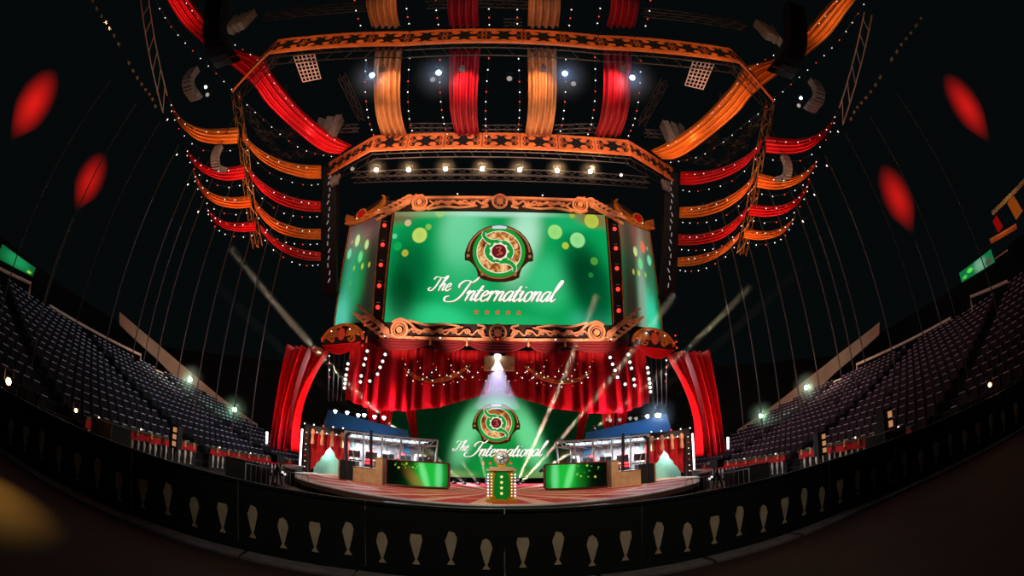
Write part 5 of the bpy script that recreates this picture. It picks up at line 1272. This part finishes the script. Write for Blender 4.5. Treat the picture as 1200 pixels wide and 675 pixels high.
    for k, L in enumerate(HR):
        ps = [side(aX(x, y, -28.6 if k != 1 else -28), s) for x, y in L]
        o = MB().tube(ps, .11, 6).build('handrail', M_rail, origin=ps[1])
        tag(o, f"pale handrail frame at the top of the {sd} seats, {['long middle', 'short far', 'near'][k]} one", 'handrail', f'{sd} top handrails')
    # stair rails
    stp = [side(aX(x, y, -24.0), s) for x, y in ((58, 388), (70, 402), (88, 420), (110, 436), (135, 455))]
    t = thing('stair_nosing', f'pale zigzag step edges down the stair through the {sd} seats', 'stair', stp[0], 'step edges')
    for k in range(12):
        a = stp[0].lerp(stp[-1], k/12); b = stp[0].lerp(stp[-1], (k+.55)/12); MB().tube([a, b], .06, 5).build('nosing', M_rail, t)
    # fascia of the upper deck
    fa = [side(aH(x, y, h), s) for x, y, h in ((140, 365, 39), (185, 403, 41), (225, 437, 42), (262, 468, 42), (302, 497, 42))]
    fbm = [side(aH(x, y, h), s) for x, y, h in ((140, 380, 39), (185, 422, 41), (222, 458, 42), (262, 492, 42), (302, 512, 42))]
    vs_ = fa+fbm; n_ = len(fa)
    mb = MB().add(vs_+[p+V((s*.4, .3, 0)) for p in vs_], [(i, i+1, n_+i+1, n_+i) for i in range(n_-1)]+[(2*n_+i, 3*n_+i, 3*n_+i+1, 2*n_+i+1) for i in range(n_-1)]+[(i, 2*n_+i, 2*n_+i+1, i+1) for i in range(n_-1)]+[(n_+i, n_+i+1, 3*n_+i+1, 3*n_+i) for i in range(n_-1)])
    o = struct('trim_1' if s < 0 else 'trim_2', mb, M_fascia); o['label'] = f'tan fascia of the upper deck behind the {sd} seats'
    area(side(aH(215, 440, 33), s)+V((0, 0, 2)), side(aH(240, 455, 42), s), (1, .75, .6), 260, 3)
    for k, (x, y) in enumerate([(223, 445), (275, 480)]):
        p = side(aH(x, y, 36), s); lamp(p, EYE, E_star, .2, f"bright green-white floodlight on the {sd} deck fascia, {'nearer' if k == 0 else 'farther'}", group='deck floodlights')
        glow(p, 1.6, f"greenish haze around the {'nearer' if k == 0 else 'farther'} floodlight of the {sd} deck", (.4, 1, .6), 90)
    # row of green specks (seat number lights)
    for j in range(3):
        P = [side(aH(x, y+j*6, 33), s) for x, y in ((180, 445), (215, 470), (262, 497))]
        if j < 2: strand(P, 14, f"row of tiny green lights along the {sd} deck, {'upper' if j == 0 else 'lower'}", 'rows of tiny green lights', s=.7)
    # glowing tube near the curtain
    p = side(aH(313, 506, 27), s); q = side(aH(312.5, 520, 27), s)
    o = MB().tube([p, q], .07, 8).build('tube_light', E_tube, origin=q); tag(o, f'upright pinkish white tube light before the {sd} side curtain', 'light', 'upright tube lights')
    # seats lighting
    area((s*17, 17, 13), (s*21, 16, 3), (.55, .65, 1) if s < 0 else (.9, .5, .62), 150, 8, 16)
    area((s*12, 27, 8), (s*17, 24, 1), (1, .95, 1), 260, 4, 4)
    spot((s*7, 12, 5.0), (s*13, 16, .9), (1, .8, .75), 800, 80, 1); spot((s*10, 22, 4.0), (s*13, 24, .9), (1, .5, .8), 250, 90, 1)
    spot((s*5, 9, 4.0), (s*11, 10, .9), (1, .7, .5), 100, 80, 1)
    # ropes
    RP = [((60, 200), (0, 369)), ((89, 240), (33, 458)), ((111, 298), (73, 475)), ((144, 320), (111, 489)), ((167, 360), (147, 467)), ((190, 310), (160, 480)), ((215, 298), (175, 484)), ((235, 320), (203, 480)), ((253, 338), (227, 490)), ((271, 355), (249, 505)), ((287, 369), (271, 515)), ((303, 380), (292, 530))]
    for k, (a, b) in enumerate(RP):
        pb = side(aH(*b, 19 if k < 3 else 30), s); pt = V((pb.x, pb.y, 14.5 if k < 3 else 21)); pb.z = max(1.3, pb.z-.3)
        o = MB().tube([pb, pt], .03 if k < 3 else .045, 6).build('hanging_rope', M_rope, origin=pb)
        tag(o, f"thin pale vertical rope over the {sd} seats, {['nearest', 'second', 'third', 'fourth', 'fifth', 'sixth', 'seventh', 'eighth', 'ninth', 'tenth', 'eleventh', 'farthest'][k]} from the camera", 'rope', f'{sd} hanging ropes')
    point((s*17.5, 9, 5.2), (1, .85, .7), 22, .3); point((s*20, 20, 6), (1, .85, .7), 40, .3)

# red light patches high at the sides, beam glow built as emissive teardrop volumes
def redpatchmat():
    m = bpy.data.materials.new('glowing red light patch'); m.use_nodes = True; nt = m.node_tree; nt.nodes.clear()
    o = nt.nodes.new('ShaderNodeOutputMaterial'); e = nt.nodes.new('ShaderNodeEmission'); e.inputs[0].default_value = (1, .015, .01, 1); e.inputs[1].default_value = .17
    nt.links.new(e.outputs[0], o.inputs['Volume']); return m
ML = softvol('glowing red light patch', 'e', (1, .012, .008, 1), .55)
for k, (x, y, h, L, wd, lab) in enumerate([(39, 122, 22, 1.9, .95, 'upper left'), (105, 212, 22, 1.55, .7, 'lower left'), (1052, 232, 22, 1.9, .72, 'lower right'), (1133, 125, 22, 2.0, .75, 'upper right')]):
    c = aH(x, y, h); t = thing('red_light_patch', f'soft glowing red teardrop light patch high in the dark, {lab} one', 'light patch', c, 'red teardrop light patches')
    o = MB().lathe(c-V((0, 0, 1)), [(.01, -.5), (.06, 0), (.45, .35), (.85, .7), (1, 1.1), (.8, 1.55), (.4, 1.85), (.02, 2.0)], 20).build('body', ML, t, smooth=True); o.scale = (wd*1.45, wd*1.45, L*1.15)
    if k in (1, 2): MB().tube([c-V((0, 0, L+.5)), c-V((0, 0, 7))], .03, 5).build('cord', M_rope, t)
# far boards
def board(pts, X, label, blobs_, base, circs_):
    q = [aX(x, y, X) for x, y in pts]; t = thing('advert_board', label, 'screen', q[0], 'corner video boards')
    us = np.linspace(0, 1, 41); vs = np.linspace(0, 1, 21); U, W = np.meshgrid(us, vs); C = paint(U, W, blobs_, [], base)
    for x, y, r, col in circs_:
        d = np.hypot((U-x)*2.4, W-y); wgt = np.clip((r-d)/.05+.5, 0, 1)[..., None]; C = C*(1-wgt)+wgt*np.array([lin(z) for z in col])
    mb = MB(); mb.v = [tuple(q[0].lerp(q[1], U[j, i]).lerp(q[3].lerp(q[2], U[j, i]), W[j, i])) for j in range(21) for i in range(41)]
    mb.f = [(j*41+i, j*41+i+1, (j+1)*41+i+1, (j+1)*41+i) for j in range(20) for i in range(40)]
    o = mb.build('picture', M_led, t); ca = o.data.color_attributes.new('Col', 'FLOAT_COLOR', 'POINT')
    ca.data.foreach_set('color', np.concatenate([C.reshape(-1, 3), np.ones((C.size//3, 1))], 1).astype(np.float32).ravel())
    e = V((.3 if X > 0 else -.3, 0, 0)); c = [p+e*.2 for p in q]+[p+e for p in q]
    MB().add(c, [(0, 1, 2, 3), (7, 6, 5, 4), (0, 4, 5, 1), (1, 5, 6, 2), (2, 6, 7, 3), (3, 7, 4, 0)]).build('cabinet', M_blk, t)
board([(-4, 302), (38, 324), (42, 314), (3, 286)], -32, 'slanted green video board at the left edge above the seats', [(.5, .6, .3, .5, 0, (30, 150, 90), .8)], (14, 90, 45), [(.88, .25, .14, (140, 210, 60))])
board([(1127, 331), (1166, 307), (1161, 292), (1124, 320)], 32, 'slanted green video board at the right edge above the seats', [(.6, .5, .15, .5, 0, (130, 180, 150), .7)], (16, 110, 62), [(.12, .3, .16, (70, 200, 60)), (.3, .6, .2, (90, 220, 70)), (.85, .3, .25, (70, 75, 60))])
for k, (L, m, lab, r_) in enumerate([([(1163, 250), (1202, 211)], M_tan, 'yellowish bar at the far right edge above the green board', .16), ([(1161, 283), (1192, 265)], M_band, 'short brown ledge with bulbs at the far right', .2), ([(1165, 304), (1181, 293)], M_tan, 'thin pale rod right of the right green board', .06)]):
    ps = [aX(x, y, 31) for x, y in L]; o = MB().tube(ps, r_, 6).build('deck_bar', m, origin=ps[0]); tag(o, lab, 'bar')
    if k < 2: point(ps[0].lerp(ps[1], .5)+V((-1.2, 0, .3)), (1, .6, .3), 18, .1)
for k, (x, y, r_, mcol, lab) in enumerate([(1189, 242, .38, (200, 95, 25), 'orange'), (1169, 262, .26, (200, 20, 20), 'red')]):
    c = aX(x, y, 32); t = thing('lit_banner', f'small glowing {lab} banner under the yellowish bar at the far right', 'banner', c, None)
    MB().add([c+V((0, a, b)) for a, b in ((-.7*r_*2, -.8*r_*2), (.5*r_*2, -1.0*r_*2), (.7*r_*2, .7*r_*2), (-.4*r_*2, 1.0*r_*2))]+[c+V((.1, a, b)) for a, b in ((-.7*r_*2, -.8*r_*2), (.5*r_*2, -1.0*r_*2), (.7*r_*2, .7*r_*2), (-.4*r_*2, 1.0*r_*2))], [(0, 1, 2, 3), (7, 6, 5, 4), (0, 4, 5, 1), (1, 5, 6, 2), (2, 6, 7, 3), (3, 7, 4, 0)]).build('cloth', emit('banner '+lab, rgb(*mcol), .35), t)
# foreground wash
fl_ = aZ(-8, 585, 0); spot(fl_+V((-1.4, .3, 2.6)), fl_+V((-.3, -.1, 0)), (1, .5, .08), 600, 52, 1, .1)
spot((-3, 1, 6), (-1, 6, .35), (1, .85, .7), 170, 75, 1)
spot((4, 1, 6), (2, 6, 0.35), (1, .85, .7), 170, 75, 1)
for o in list(bpy.data.objects):
    for k in ('_o', '_az'):
        if k in o.keys(): del o[k]
